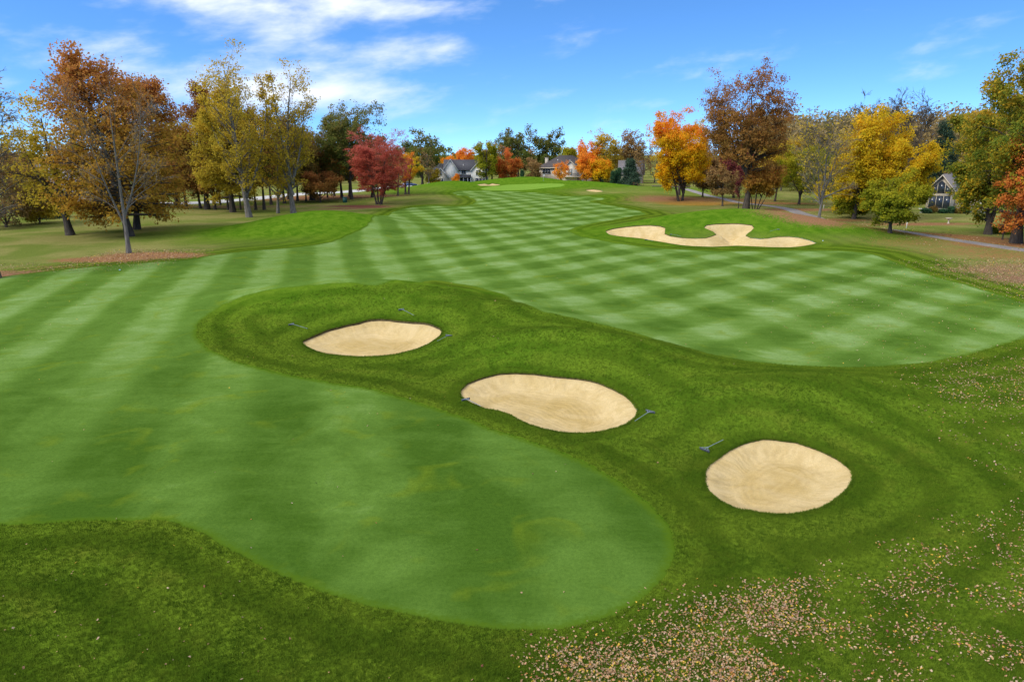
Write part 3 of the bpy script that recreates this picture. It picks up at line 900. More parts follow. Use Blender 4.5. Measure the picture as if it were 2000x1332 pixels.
LEAF = {
    'rust': leaf_material('leaves_rust', [(0.23, 0.16, 0.02), (0.30, 0.155, 0.025), (0.32, 0.21, 0.022)], [(0.27, 0.105, 0.035), (0.35, 0.14, 0.04), (0.36, 0.20, 0.035)]),
    'rust_red': leaf_material('leaves_rust_red', [(0.17, 0.12, 0.028), (0.24, 0.115, 0.032), (0.28, 0.16, 0.035)], [(0.17, 0.09, 0.03), (0.24, 0.095, 0.034), (0.27, 0.14, 0.035)]),
    'yellow_olive': leaf_material('leaves_yellow_olive', [(0.19, 0.15, 0.02), (0.30, 0.225, 0.022), (0.40, 0.28, 0.03)], [(0.28, 0.20, 0.022), (0.41, 0.28, 0.024), (0.48, 0.33, 0.04)]),
    'gold': leaf_material('leaves_gold', [(0.24, 0.215, 0.015), (0.42, 0.31, 0.014), (0.53, 0.35, 0.015)], [(0.32, 0.26, 0.015), (0.48, 0.32, 0.015), (0.54, 0.32, 0.02)]),
    'gold_orange': leaf_material('leaves_gold_orange', [(0.26, 0.22, 0.012), (0.50, 0.32, 0.01), (0.60, 0.33, 0.012)], [(0.46, 0.25, 0.015), (0.58, 0.23, 0.02), (0.55, 0.14, 0.03)]),
    'orange': leaf_material('leaves_orange', [(0.42, 0.22, 0.02), (0.55, 0.24, 0.02), (0.58, 0.30, 0.02)], [(0.45, 0.16, 0.025), (0.56, 0.19, 0.03), (0.58, 0.25, 0.03)]),
    'red': leaf_material('leaves_red', [(0.26, 0.06, 0.04), (0.35, 0.08, 0.05), (0.32, 0.11, 0.05)], [(0.28, 0.06, 0.05), (0.38, 0.09, 0.07), (0.42, 0.13, 0.09)]),
    'red_orange': leaf_material('leaves_red_orange', [(0.36, 0.12, 0.025), (0.42, 0.17, 0.03), (0.45, 0.10, 0.035)], [(0.42, 0.08, 0.03), (0.46, 0.12, 0.035), (0.44, 0.18, 0.03)]),
    'maroon': leaf_material('leaves_maroon', [(0.10, 0.03, 0.03), (0.15, 0.04, 0.04), (0.18, 0.07, 0.04)], [(0.13, 0.025, 0.035), (0.18, 0.035, 0.045), (0.2, 0.05, 0.045)]),
    'brown': leaf_material('leaves_brown', [(0.13, 0.09, 0.035), (0.22, 0.14, 0.05), (0.27, 0.19, 0.06)], [(0.18, 0.10, 0.045), (0.26, 0.15, 0.06), (0.30, 0.20, 0.07)]),
    'brown_dark': leaf_material('leaves_brown_dark', [(0.09, 0.085, 0.022), (0.16, 0.10, 0.028), (0.22, 0.17, 0.03)], [(0.15, 0.085, 0.03), (0.20, 0.12, 0.03), (0.25, 0.19, 0.03)]),
    'green_brown': leaf_material('leaves_green_brown', [(0.055, 0.085, 0.018), (0.085, 0.11, 0.022), (0.17, 0.15, 0.03)], [(0.085, 0.105, 0.025), (0.135, 0.13, 0.035), (0.24, 0.16, 0.045)]),
    'green': leaf_material('leaves_green', [(0.075, 0.11, 0.016), (0.15, 0.17, 0.02), (0.50, 0.31, 0.02)], [(0.10, 0.125, 0.02), (0.20, 0.18, 0.022), (0.50, 0.28, 0.025)]),
    'green_yellow': leaf_material('leaves_green_yellow', [(0.095, 0.125, 0.012), (0.18, 0.19, 0.014), (0.32, 0.28, 0.015)], [(0.13, 0.15, 0.012), (0.24, 0.22, 0.014), (0.38, 0.30, 0.02)]),
    'needle': leaf_material('needles_dark', [(0.022, 0.042, 0.026), (0.034, 0.058, 0.034), (0.045, 0.07, 0.04)], [(0.03, 0.052, 0.032), (0.04, 0.068, 0.04), (0.055, 0.085, 0.05)], 0.15),
    'cedar': leaf_material('needles_cedar', [(0.018, 0.048, 0.022), (0.028, 0.066, 0.03), (0.04, 0.08, 0.034)], [(0.02, 0.055, 0.025), (0.03, 0.07, 0.03), (0.045, 0.09, 0.04)], 0.15),
}


def bez(P0, C, P1, t):
    t = t[..., None]
    return (1-t)**2*P0[:, None]+2*t*(1-t)*C[:, None]+t*t*P1[:, None]


def tubes(P0, C, P1, r0, r1, k, m, flare=0.0):
    n = len(P0)
    t = np.broadcast_to(np.linspace(0, 1, k+1), (n, k+1))
    c = bez(P0, C, P1, t)
    tan = np.gradient(c, axis=1)
    tan /= np.linalg.norm(tan, axis=2, keepdims=True)+1e-9
    up = np.where(np.abs(tan[..., 2:3]) > 0.9, np.array([1.0, 0, 0]), np.array([0, 0, 1.0]))
    a = np.cross(tan, up); a /= np.linalg.norm(a, axis=2, keepdims=True)+1e-9
    b = np.cross(tan, a)
    rad = r0[:, None]*(1-t)+r1[:, None]*t
    if flare:
        rad = rad*(1+flare*np.exp(-t*14))
    th = np.linspace(0, 2*np.pi, m, endpoint=False)
    ring = c[:, :, None]+rad[:, :, None, None]*(np.cos(th)[None, None, :, None]*a[:, :, None]+np.sin(th)[None, None, :, None]*b[:, :, None])
    v = ring.reshape(-1, 3)
    i = np.arange(n)[:, None, None]; j = np.arange(k)[None, :, None]; q = np.arange(m)[None, None, :]
    base = i*(k+1)*m
    f = np.stack([base+j*m+q, base+j*m+(q+1) % m, base+(j+1)*m+(q+1) % m, base+(j+1)*m+q], -1).reshape(-1, 4)
    return v, f


def unit(v):
    return v/(np.linalg.norm(v, axis=-1, keepdims=True)+1e-9)


def offshoots(g, P0, C, P1, r, n, smin, smax, amin, amax, lf, lift):
    """n side shoots on every parent curve"""
    N_ = len(P0)
    s = g.uniform(smin, smax, (N_, n))
    p = bez(P0, C, P1, s)
    tan = unit(2*(1-s)[..., None]*(C-P0)[:, None]+2*s[..., None]*(P1-C)[:, None])
    q = g.normal(size=(N_, n, 3)); q -= (q*tan).sum(-1, keepdims=True)*tan; q = unit(q)
    a = np.radians(g.uniform(amin, amax, (N_, n)))[..., None]
    d = np.cos(a)*tan+np.sin(a)*q
    d[..., 2] += lift
    d = unit(d)
    L = (np.linalg.norm(P1-P0, axis=1)[:, None]*lf*(1.2-0.75*s)*g.uniform(.65, 1.2, (N_, n)))[..., None]
    e = p+d*L
    c = (p+e)/2+g.normal(size=p.shape)*L*0.10
    rr = (r[:, None]*(1-0.8*s)*0.5)
    f = lambda z: z.reshape(-1, 3)
    return f(p), f(c), f(e), np.maximum(rr.ravel(), 0.006)


KINDS = {
    # cb crown base, lead leaders, n1/n2/n3 shoots, e0/e1 rise of limbs low/high, prof, leaves per twig, leaf size
    'oak':    dict(cb=.13, lead=0, n1=60, n2=7, n3=5, e0=-6, e1=62, prof='cone', lpt=6, ls=.30, tr=.020),
    'round':  dict(cb=.22, lead=4, n1=46, n2=7, n3=6, e0=12, e1=66, prof='oval', lpt=6, ls=.27, tr=.020),
    'spread': dict(cb=.20, lead=5, n1=46, n2=7, n3=6, e0=8, e1=58, prof='oval', lpt=6, ls=.30, tr=.022),
    'tall':   dict(cb=.24, lead=3, n1=58, n2=6, n3=5, e0=28, e1=66, prof='oval', lpt=5, ls=.30, tr=.016),
    'poplar': dict(cb=.16, lead=4, n1=56, n2=6, n3=4, e0=45, e1=74, prof='column', lpt=4, ls=.27, lr=(.28, .8), limb=.6, tr=.016, sparse=True),
    'bare':   dict(cb=.19, lead=2, n1=44, n2=8, n3=8, e0=28, e1=70, prof='oval', lpt=0, ls=.2, tr=.015),
    'spruce': dict(cb=.03, lead=0, n1=95, n2=9, n3=3, e0=-22, e1=32, prof='spruce', lpt=6, ls=.30, tr=.014, thin=.45),
    'cedar':  dict(cb=.01, lead=0, n1=80, n2=6, n3=3, e0=60, e1=80, prof='column', lpt=6, ls=.16, tr=.012),
    'bush':   dict(cb=.02, lead=6, n1=50, n2=6, n3=4, e0=5, e1=65, prof='oval', lpt=6, ls=.26, tr=.012),
    'small':  dict(cb=.30, lead=4, n1=30, n2=6, n3=5, e0=10, e1=60, prof='oval', lpt=6, ls=.22, tr=.024),
}


def profile(kind, t):
    if kind == 'cone':
        return np.clip(0.55+1.1*t, 0, 1)*np.clip(1.0-0.80*np.clip((t-.2)/.8, 0, 1), 0.16, 1)
    if kind == 'spruce':
        return np.clip(1-t, 0.04, 1)
    if kind == 'column':
        return np.clip(0.55+0.9*t, 0, 1)*np.clip(1.25-0.75*t, 0, 1)
    return np.sqrt(np.clip(1-(np.clip(t, 0, 1)*1.45-0.66)**2/0.9, 0.08, 1))


def tree_meshes(kind, H, Wd, seed, off=0.0, keep=1.0, stems=1, far=1.0, **over):
    k = dict(KINDS[kind]); k.update(over)
    g = np.random.default_rng(seed)
    cb = k['cb']*H
    n1 = max(12, int(k['n1']*min(1, far)))
    n2 = max(4, int(round(k['n2']*min(1, far**.5)))); n3 = max(3, int(round(k['n3']*min(1, far**.5))))
    # axes: trunk(s) and leaders
    A0, AC, A1, AR, AT = [], [], [], [], []
    tr = k['tr']*H
    for s_ in range(stems):
        a = 2*np.pi*s_/stems+g.uniform(0, 1)
        o = np.array([math.cos(a), math.sin(a), 0])*(0 if stems == 1 else tr*1.6)
        top = np.array([g.normal()*0.03*H, g.normal()*0.03*H, H*(.97 if k['lead'] == 0 else k.get('top', .84))])+o*(0 if stems == 1 else 7)
        A0.append(o); A1.append(top); AC.append((o+top)/2+np.array([g.normal()*0.02*H, g.normal()*0.02*H, 0]))
        AR.append(tr if stems == 1 else tr*0.6); AT.append(cb/H)
    for l in range(k['lead']):
        t0 = g.uniform(.85, 1.7)*k['cb']
        p = A0[0]*(1-t0)+A1[0]*t0
        a = 2*np.pi*(l+g.uniform(-.25, .25))/k['lead']
        rr = Wd*g.uniform(*k.get('lr', (.35, .62)))
        e = np.array([math.cos(a)*rr, math.sin(a)*rr, H*g.uniform(.66, .9)])
        c = p*0.45+e*0.55+np.array([math.cos(a)*rr*.22, math.sin(a)*rr*.22, -H*0.06])
        A0.append(p); A1.append(e); AC.append(c); AR.append(tr*0.52); AT.append(0.12)
    A0, AC, A1, AR, AT = map(np.array, (A0, AC, A1, AR, AT))
    # primary limbs
    ln = np.linalg.norm(A1-A0, axis=1)*(1-AT)
    which = g.choice(len(A0), n1, p=ln/ln.sum())
    u = (np.arange(n1)+g.uniform(0, 1, n1))/n1
    g.shuffle(u)
    s = AT[which]+(0.97-AT[which])*u
    P0 = bez(A0[which], AC[which], A1[which], s[:, None])[:, 0]
    t = np.clip((P0[:, 2]-cb)/(H-cb), 0, 1)
    az = np.arange(n1)*2.39996+g.uniform(-.5, .5, n1)
    out = P0[:, :2]-A0[which][:, :2]
    lead = which >= stems
    ang_out = np.arctan2(out[:, 1], out[:, 0])
    az = np.where(lead, ang_out+g.normal(0, 1.0, n1), az)
    e = np.radians(k['e0']+(k['e1']-k['e0'])*t**0.9+g.normal(0, 6, n1))
    full = Wd*profile(k['prof'], t)*g.uniform(.78, 1.08, n1)
    rad_now = np.linalg.norm(P0[:, :2], axis=1)*np.where(np.cos(az-np.arctan2(P0[:, 1], P0[:, 0])) > 0, 1, 0.2)
    Lh = np.maximum(full-rad_now, 0.16*Wd)*k.get('limb', 1.0)
    d = np.stack([np.cos(az)*np.cos(e), np.sin(az)*np.cos(e), np.sin(e)], 1)
    L = np.minimum(Lh/np.maximum(np.cos(e), .35), 0.5*H)
    P1 = P0+d*L[:, None]
    C = (P0+P1)/2+np.stack([0*L, 0*L, L*(0.10 if k['e0'] >= 0 else 0.06)], 1)+g.normal(size=P0.shape)*L[:, None]*0.05
    r1 = np.clip(AR[which]*(1-s)*0.5, 0.02*H/18, None)
    S = offshoots(g, P0, C, P1, r1, n2, .18, 1.0, 25, 62, .46, .12)
    Tw = offshoots(g, *S, n3, .2, 1.0, 20, 65, .50, .10)
    # leaves
    lpt = k['lpt']+(1 if k['lpt'] > 4 else 0)
    nt = len(Tw[0])
    if lpt or keep < 0:
        m = max(1, lpt)
        s3 = g.uniform(.15, 1.12, (nt, m))
        cen = bez(Tw[0], Tw[1], Tw[2], s3).reshape(-1, 3)+g.normal(size=(nt*m, 3))*0.30*k['ls']/.27
        if abs(keep) < 1:
            if k.get('sparse'):
                pr = abs(keep)*(0.5+1.0*np.repeat(g.uniform(0, 1, nt), m))
                cen = cen[g.uniform(0, 1, len(cen)) < pr]
            else:
                cen = cen[g.uniform(0, 1, len(cen)) < abs(keep)]
    else:
        cen = np.zeros((0, 3))
    # fit to the measured height and spread
    probe = cen if len(cen) > 50 else Tw[2]
    zmax = np.percentile(probe[:, 2], 99.7)
    rx = (np.percentile(probe[:, 0], 99.2)-np.percentile(probe[:, 0], .8))/2
    ry = (np.percentile(probe[:, 1], 99.2)-np.percentile(probe[:, 1], .8))/2
    sc = np.array([Wd/max(rx, .01), Wd/max(ry, .01), H/zmax])
    sc[:2] = np.clip(sc[:2], .4, 1.8)

    def fit(p):
        q = p*sc
        w = np.clip(q[:, 2]/H, 0, 1)
        q = q.copy(); q[:, 0] += off*w**1.3
        return q
    A0, AC, A1, P0, C, P1 = map(fit, (A0, AC, A1, P0, C, P1))
    S = (fit(S[0]), fit(S[1]), fit(S[2]), S[3]); Tw = (fit(Tw[0]), fit(Tw[1]), fit(Tw[2]), Tw[3])
    cen = fit(cen) if len(cen) else cen
    big = far >= .6
    A0[:stems, 2] -= 0.25
    v1, f1 = tubes(A0, AC, A1, AR, AR*0.15, 9 if big else 5, 8 if big else 5, 0.55)
    v2, f2 = tubes(P0, C, P1, r1, r1*.3, 3, 4 if big else 3)
    trunk = (np.concatenate([v1, v2]), np.concatenate([f1, f2+len(v1)]))
    thin = k.get('thin', 1.0)
    w0 = 0.011 if kind != 'bare' else k.get('w0', 0.013)
    v3, f3 = tubes(S[0], S[1], S[2], np.maximum(S[3]*thin, w0*1.4), np.maximum(S[3]*.35*thin, w0), 2, 3)
    if kind == 'bare':
        v4, f4 = tubes(Tw[0], Tw[1], Tw[2], np.maximum(Tw[3], w0), np.full(nt, w0*.6), 2, 3)
    else:
        q4 = slice(None, None, 6)          # most fine twigs are hidden by their leaves
        v4, f4 = tubes(Tw[0][q4], Tw[1][q4], Tw[2][q4], np.maximum(Tw[3][q4], w0), np.full(len(Tw[3][q4]), w0*.5), 1, 3)
    branches = (np.concatenate([v3, v4]), np.concatenate([f3, f4+len(v3)]))
    # leaf blades
    n = len(cen)
    outw = cen*np.array([1, 1, 0])/(Wd+.01) if n else cen
    nrm = unit(g.normal(size=(n, 3))*.8+np.array([0, 0, .7])+outw*.9)
    q = g.normal(size=(n, 3)); q -= (q*nrm).sum(-1, keepdims=True)*nrm; q = unit(q)
    b = np.cross(nrm, q)
    sz = 1.38*k['ls']*g.uniform(.6, 1.25, n)[:, None]
    asp = .34 if k['prof'] == 'spruce' else .62
    lv = np.stack([cen-q*sz*.5, cen+b*sz*asp*.5-q*sz*.06+nrm*sz*.07, cen+q*sz*.5, cen-b*sz*asp*.5-q*sz*.06+nrm*sz*.07], 1).reshape(-1, 3)
    lf = np.arange(n*4).reshape(n, 4)
    tone = g.uniform(0, 1, n).astype(np.float32)
    hgt = np.clip(cen[:, 2]/H, 0, 1).astype(np.float32) if n else tone
    return trunk, branches, (lv, lf, tone, hgt)


def tree_object(name, meshes, bark, leaf, loc, rz=0.0, sc=1.0):
    (tv, tf), (bv, bf), (lv, lf, tone, hgt) = meshes
    root = empty(name, loc, rz)
    obj('trunk', mesh_from('trunk', tv, tf, True), BARK[bark], root)
    if len(bv):
        obj('branches', mesh_from('branches', bv, bf, True), BARK[bark], root)['kind'] = 'stuff'
    if len(lv):
        me = mesh_from('crown', lv, lf)
        me.attributes.new('leaf_tone', 'FLOAT', 'FACE').data.foreach_set('value', tone)
        me.attributes.new('leaf_height', 'FLOAT', 'FACE').data.foreach_set('value', hgt)
        obj('crown', me, LEAF[leaf], root)['kind'] = 'stuff'
    return root


def copy_tree(src, loc, rz, sxy, sz, leaf=None):
    r_ = src.copy(); COL.objects.link(r_)
    r_.location = loc; r_.rotation_euler = (0, 0, rz); r_.scale = (sxy, sxy, sz)
    for ch in src.children:
        c = ch.copy(); COL.objects.link(c); c.parent = r_
        if leaf and ch.name.startswith('crown'):
            c.material_slots[0].link = 'OBJECT'
            c.material_slots[0].material = LEAF[leaf]
    return r_


def ground_z(x, y):
    return float(terrain_height(x, y))


# name: kind, leaf colours, bark, object name, label, options
TREE_SPEC = {
    'bare_left': ('bare', 'rust', 'grey', 'bare_tree', 'bare pale grey tree standing in the tan leaf carpet at the left fairway edge', dict(keep=-.35, lpt=1, n1=34, n2=8, n3=8, w0=.010, tr=.0115)),
    'rust_a': ('oak', 'rust', 'dark', 'oak_tree', 'tall rust and ochre oak directly behind the bare grey tree on the left', dict(n1=100, n3=6, keep=.8)),
    'rust_b': ('oak', 'rust', 'dark', 'oak_tree', 'lower broad ochre oak right of the tall rust oak on the left', dict(n1=90, n3=6, keep=.8)),
    'yellow_left': ('spread', 'yellow_olive', 'dark', 'yellow_tree', 'dark trunked tree with thin yellow leaves left of the rust oak', dict(keep=.42, sparse=True, n1=60)),
    'edge_bare': ('bare', 'rust', 'brown', 'bare_tree', 'nearly bare tree cut by the left edge of the picture', dict(keep=-.30, lpt=1, n2=9, n3=8)),
    'edge_rust': ('bush', 'brown', 'brown', 'copper_tree', 'low copper brown tree at the left edge below the nearly bare one', dict(n1=80, n2=8)),
    'yellow_bush': ('bush', 'yellow_olive', 'brown', 'yellow_shrub', 'yellow olive shrub between copper tree and dark spruce on the left', {}),
    'spruce_left': ('spruce', 'needle', 'dark', 'spruce_tree', 'dark spruce beside the tan house on the far left', {}),
    'maroon': ('round', 'maroon', 'dark', 'maroon_tree', 'dark maroon tree peeking out behind the ochre oak', {}),
    'rust_c': ('oak', 'rust_red', 'dark', 'oak_tree', 'reddish brown oak left behind the tallest yellow poplar', dict(n1=70)),
    'oak_mid': ('oak', 'yellow_olive', 'dark', 'oak_tree', 'dense yellow olive oak behind the tallest poplar', dict(n1=84, n3=6)),
    'poplar_a': ('poplar', 'yellow_olive', 'grey', 'poplar_tree', 'tallest thin leaved yellow poplar with spread stems on the left', dict(keep=.62, n1=110, lpt=5)),
    'fork_c': ('poplar', 'yellow_olive', 'grey', 'forked_tree', 'smaller forked grey tree between the two yellow poplars', dict(keep=.85)),
    'poplar_b': ('poplar', 'yellow_olive', 'grey', 'poplar_tree', 'second thin leaved yellow poplar, right of the tallest one', dict(keep=.68, n1=104, lpt=5)),
    'dark_d0': ('tall', 'brown_dark', 'dark', 'brown_tree', 'dark brown tree behind the second yellow poplar', {}),
    'dark_d1': ('tall', 'green_brown', 'dark', 'brown_tree', 'dull green tree between second poplar and dark green oak', {}),
    'oak_green': ('tall', 'green_brown', 'dark', 'oak_tree', 'tall dark green oak directly behind the red maple', dict(n1=78, n3=6, lpt=7)),
    'red_maple': ('round', 'red', 'brown', 'red_maple', 'dense crimson maple with several stems left of the fairway', dict(stems=4, n1=96, lpt=8, ls=.19, cb=.2, lead=6, top=.95)),
    'red_small': ('spread', 'rust_red', 'brown', 'young_maple', 'low brownish red young maple left of the crimson maple', dict(n1=34)),
    'red_sap': ('small', 'red', 'brown', 'young_maple', 'small red tree just right of the crimson maple', {}),
    'orange_sap': ('small', 'orange', 'brown', 'young_maple', 'small orange tree right of the small red tree', {}),
    'yellow_sap': ('small', 'gold', 'brown', 'young_maple', 'small golden tree before the white house driveway', {}),
    'far_oak_l': ('spread', 'green_brown', 'dark', 'oak_tree', 'large olive oak left behind the white house', dict(ls=.5)),
    'far_orange_l': ('round', 'orange', 'dark', 'maple_tree', 'orange tree rising behind the white house roof', dict(ls=.45)),
    'c_yellow_green': ('spread', 'green_yellow', 'dark', 'maple_tree', 'yellow green tree covering the right end of the white house', dict(ls=.4)),
    'c_brown': ('spread', 'brown', 'dark', 'maple_tree', 'tawny tree between the white house and the red far tree', dict(ls=.4)),
    'c_red': ('round', 'red_orange', 'dark', 'maple_tree', 'round red orange far tree behind the putting green', dict(ls=.42, cb=.1)),
    'c_oak_a': ('spread', 'green_brown', 'dark', 'oak_tree', 'left and wider of two big dark oaks behind the houses', dict(ls=.55, n1=60)),
    'c_oak_b': ('spread', 'green_brown', 'dark', 'oak_tree', 'right and narrower of two big dark oaks behind the houses', dict(ls=.55)),
    'c_rustbush': ('bush', 'brown', 'dark', 'round_tree', 'low round rust brown tree left of the stone house', dict(ls=.38)),
    'c_cypress': ('cedar', 'cedar', 'dark', 'cypress', 'small single dark cypress behind the putting green mound', dict(n1=40)),
    'c_green_top': ('spread', 'green_yellow', 'dark', 'maple_tree', 'green tree showing above the stone house roof', dict(ls=.5)),
    'c_peach': ('small', 'orange', 'dark', 'young_maple', 'thin peach orange tree in front of the stone house', dict(keep=.6, ls=.34, cb=.18)),
    'c_orange': ('round', 'orange', 'dark', 'maple_tree', 'bright orange tree covering the right end of the stone house', dict(ls=.4, cb=.12)),
    'c_amber': ('round', 'gold_orange', 'dark', 'maple_tree', 'amber egg shaped tree right of the stone house', dict(ls=.42, cb=.1, n1=54)),
    'c_poplar': ('tall', 'yellow_olive', 'dark', 'poplar_tree', 'tall yellow green tree behind the amber tree', dict(ls=.48)),
    'c_poplar_or': ('tall', 'orange', 'dark', 'maple_tree', 'tall orange tan tree behind the bright orange tree', dict(ls=.48)),
    'c_brown_tall': ('tall', 'brown', 'dark', 'brown_tree', 'tall tan brown tree behind the grey roofed house', dict(ls=.48)),
    'c_bare_a': ('bare', 'brown', 'brown', 'bare_tree', 'bare brown tree right of the big grey green spruce', dict(keep=-.5, lpt=1, ls=.4)),
    'c_bare_b': ('bare', 'brown', 'brown', 'bare_tree', 'bare brown tree touching the orange gold maple', dict(keep=-.4, lpt=1, ls=.4)),
    'c_bare_c': ('bare', 'brown', 'brown', 'bare_tree', 'bare tree behind the ridge of the grey roofed house', dict(keep=-.5, lpt=1, ls=.4)),
    'arb_a': ('cedar', 'cedar', 'dark', 'arborvitae', 'leftmost and shortest of three dark columnar evergreens', {}),
    'arb_b': ('cedar', 'cedar', 'dark', 'arborvitae', 'middle one of three dark columnar evergreens', {}),
    'arb_c': ('cedar', 'cedar', 'dark', 'arborvitae', 'rightmost and tallest of three dark columnar evergreens', {}),
    'c_spruce': ('spruce', 'needle', 'dark', 'spruce_tree', 'broad grey green spruce right of the columnar evergreens', dict(ls=.4)),
    'c_orange_left': ('round', 'gold_orange', 'dark', 'maple_tree', 'small orange tree above the white house garage roof', dict(ls=.4)),
    'c_bush_l': ('bush', 'yellow_olive', 'dark', 'yellow_shrub', 'yellow shrub left of the white house garage', dict(ls=.35)),
    'c_grey': ('bare', 'brown', 'brown', 'bare_tree', 'slim bare grey tree in front of the white house garage', dict(keep=-.3, lpt=1, ls=.35)),
    'c_shrub_house': ('bush', 'orange', 'dark', 'orange_shrub', 'orange shrub before the white house', dict(ls=.3, n1=30)),
    'maple_orange': ('round', 'gold_orange', 'dark', 'orange_maple', 'brilliant gold and orange maple right of the far fairway', dict(n1=96, lpt=8, n3=7, stems=2, cb=.12, ls=.28, lead=6)),
    'maple_orange_b': ('round', 'gold', 'dark', 'golden_maple', 'narrower golden maple hidden behind the brilliant orange one', dict(cb=.15)),
    'oak_red': ('spread', 'rust_red', 'dark', 'red_oak', 'tall dark red oak behind the winding bunker mound', dict(n1=110, lpt=6, n3=6, e0=14, cb=.33, ls=.27, lead=6, top=.92)),
    'stems_red': ('tall', 'rust', 'dark', 'clump_tree', 'rust clump of slim stems leaning right beside the red oak trunk', dict(stems=5, tr=.022, cb=.45)),
    'brown_small': ('small', 'brown', 'brown', 'young_tree', 'small tan brown tree left of the red oak trunk', dict(ls=.3)),
    'sapling': ('small', 'maroon', 'dark', 'sapling', 'very thin dark sapling close left of the red oak trunk', dict(keep=.25, tr=.012, n1=16)),
    'r_brown_a': ('round', 'brown', 'dark', 'brown_tree', 'tan tree by the bend of the path behind the orange maple', dict(ls=.34)),
    'r_brown_b': ('round', 'maroon', 'dark', 'brown_tree', 'purplish brown tree behind the red oak', dict(ls=.34)),
    'r_olive': ('tall', 'yellow_olive', 'dark', 'olive_tree', 'olive yellow tree beyond the path right of the red oak', dict(ls=.34)),
    'bare_h': ('bare', 'yellow_olive', 'grey', 'bare_tree', 'tall nearly bare grey tree beside the cart path', dict(keep=-.45, lpt=1, n2=9, n3=8, ls=.24)),
    'yellow_i': ('tall', 'gold', 'dark', 'yellow_maple', 'tall golden yellow maple right of the bare tree by the path', dict(n1=84, n3=6, lpt=7, cb=.12)),
    'yellow_i2': ('round', 'gold', 'dark', 'yellow_maple', 'broad golden yellow maple behind the small round green tree', dict(n1=74, n3=6, lpt=7, cb=.12)),
    'yellow_k': ('round', 'gold', 'dark', 'yellow_maple', 'low golden maple between bare tree and tall golden maple', dict(cb=.12)),
    'olive_k2': ('round', 'green_yellow', 'dark', 'olive_tree', 'low green yellow tree left behind the bare tree by the path', dict(cb=.15)),
    'bare_t1': ('bare', 'brown', 'brown', 'bare_tree', 'leftmost of three bare crowns above the golden maples', dict(w0=.028, tr=.012, e0=45, e1=78)),
    'bare_t2': ('bare', 'brown', 'brown', 'bare_tree', 'middle one of three bare crowns above the golden maples', dict(w0=.028, tr=.012, e0=45, e1=78)),
    'bare_t3': ('bare', 'brown', 'brown', 'bare_tree', 'rightmost of three bare crowns above the golden maples', dict(w0=.028, tr=.012, e0=45, e1=78)),
    'green_j': ('spread', 'green_yellow', 'dark', 'small_round_tree', 'small round green yellow tree nearest to the cart path on the right', dict(n1=60, lpt=8, n3=6, ls=.2, cb=.24, tr=.032)),
    'bush_j': ('bush', 'green_yellow', 'dark', 'olive_shrub', 'olive shrub left behind the small round tree', dict(ls=.22)),
    'spruce_r': ('spruce', 'needle', 'dark', 'spruce_tree', 'tall dark spruce behind the house with the glass gable', dict(n1=120)),
    'green_r': ('spread', 'green', 'dark', 'oak_tree', 'green and gold oak right of the glass gable house', dict(n1=84, lpt=8, n3=7, cb=.10, ls=.26)),
    'oak_r': ('spread', 'green', 'dark', 'oak_tree', 'largest green and orange oak at the right edge', dict(n1=90, lpt=8, n3=7, cb=.17, ls=.26)),
    'orange_r': ('spread', 'red_orange', 'dark', 'orange_maple', 'red orange maple cut by the right edge', dict(n1=60, lpt=8, cb=.06, ls=.2)),
    'leaner': ('small', 'maroon', 'dark', 'sapling', 'dark leaning sapling stem before the thick trunk at the right edge', dict(keep=.12, tr=.03, n1=12)),
    'green_tall_r': ('tall', 'green_brown', 'dark', 'oak_tree', 'dark green topped tree left behind the golden maples', dict(ls=.42)),
}
for i, (nm, rec) in enumerate(TREES.items()):
    if nm not in TREE_SPEC:
        continue
    x, y, hgt, wid, off = rec
    kind, leaf, bark, oname, label, opt = TREE_SPEC[nm]
    far = 1.0 if y < 185 else 0.76
    ms = tree_meshes(kind, hgt, wid, 100+i, off, far=far, **opt)
    o = tree_object(oname, ms, bark, leaf, (x, y, ground_z(x, y)))
    tag(o, label, 'shrub' if 'shrub' in oname else 'tree')
# ------------------------------------------------------------------ woodland behind: shared prototypes
PROTO = {}


def proto(key, kind, seed, H=20.0, Wd=6.5, **opt):
    PROTO[key] = dict(args=(kind, H, Wd, seed), opt=opt, src=None, H=H, W=Wd)


proto('wa', 'tall', 901, far=.8, ls=.34, cb=.34)
proto('wb', 'oak', 902, far=.8, ls=.36, cb=.27, e0=5)
proto('wc', 'round', 903, far=.8, ls=.36, cb=.34)
proto('fa', 'round', 911, 14, 6, far=.4, ls=.55)
proto('fb', 'tall', 912, 16, 5, far=.4, ls=.55)
proto('fc', 'spread', 913, 14, 7, far=.4, ls=.60)
proto('fd', 'bare', 914, 15, 5, far=.5, n2=7, n3=6, lpt=1, keep=-.8)


def plant(key, name, x, y, h, w, leaf, bark, rz, label, cat, group):
    p = PROTO[key]
    loc = (x, y, ground_z(x, y))
    if p['src'] is None:
        o = tree_object(name, tree_meshes(*p['args'], **p['opt']), bark, leaf, loc, rz)
        o.scale = (w/p['W'], w/p['W'], h/p['H'])
        p['src'] = o
    else:
        o = copy_tree(p['src'], loc, rz, w/p['W'], h/p['H'], leaf)
        o.name = name
    return tag(o, label, cat, group)


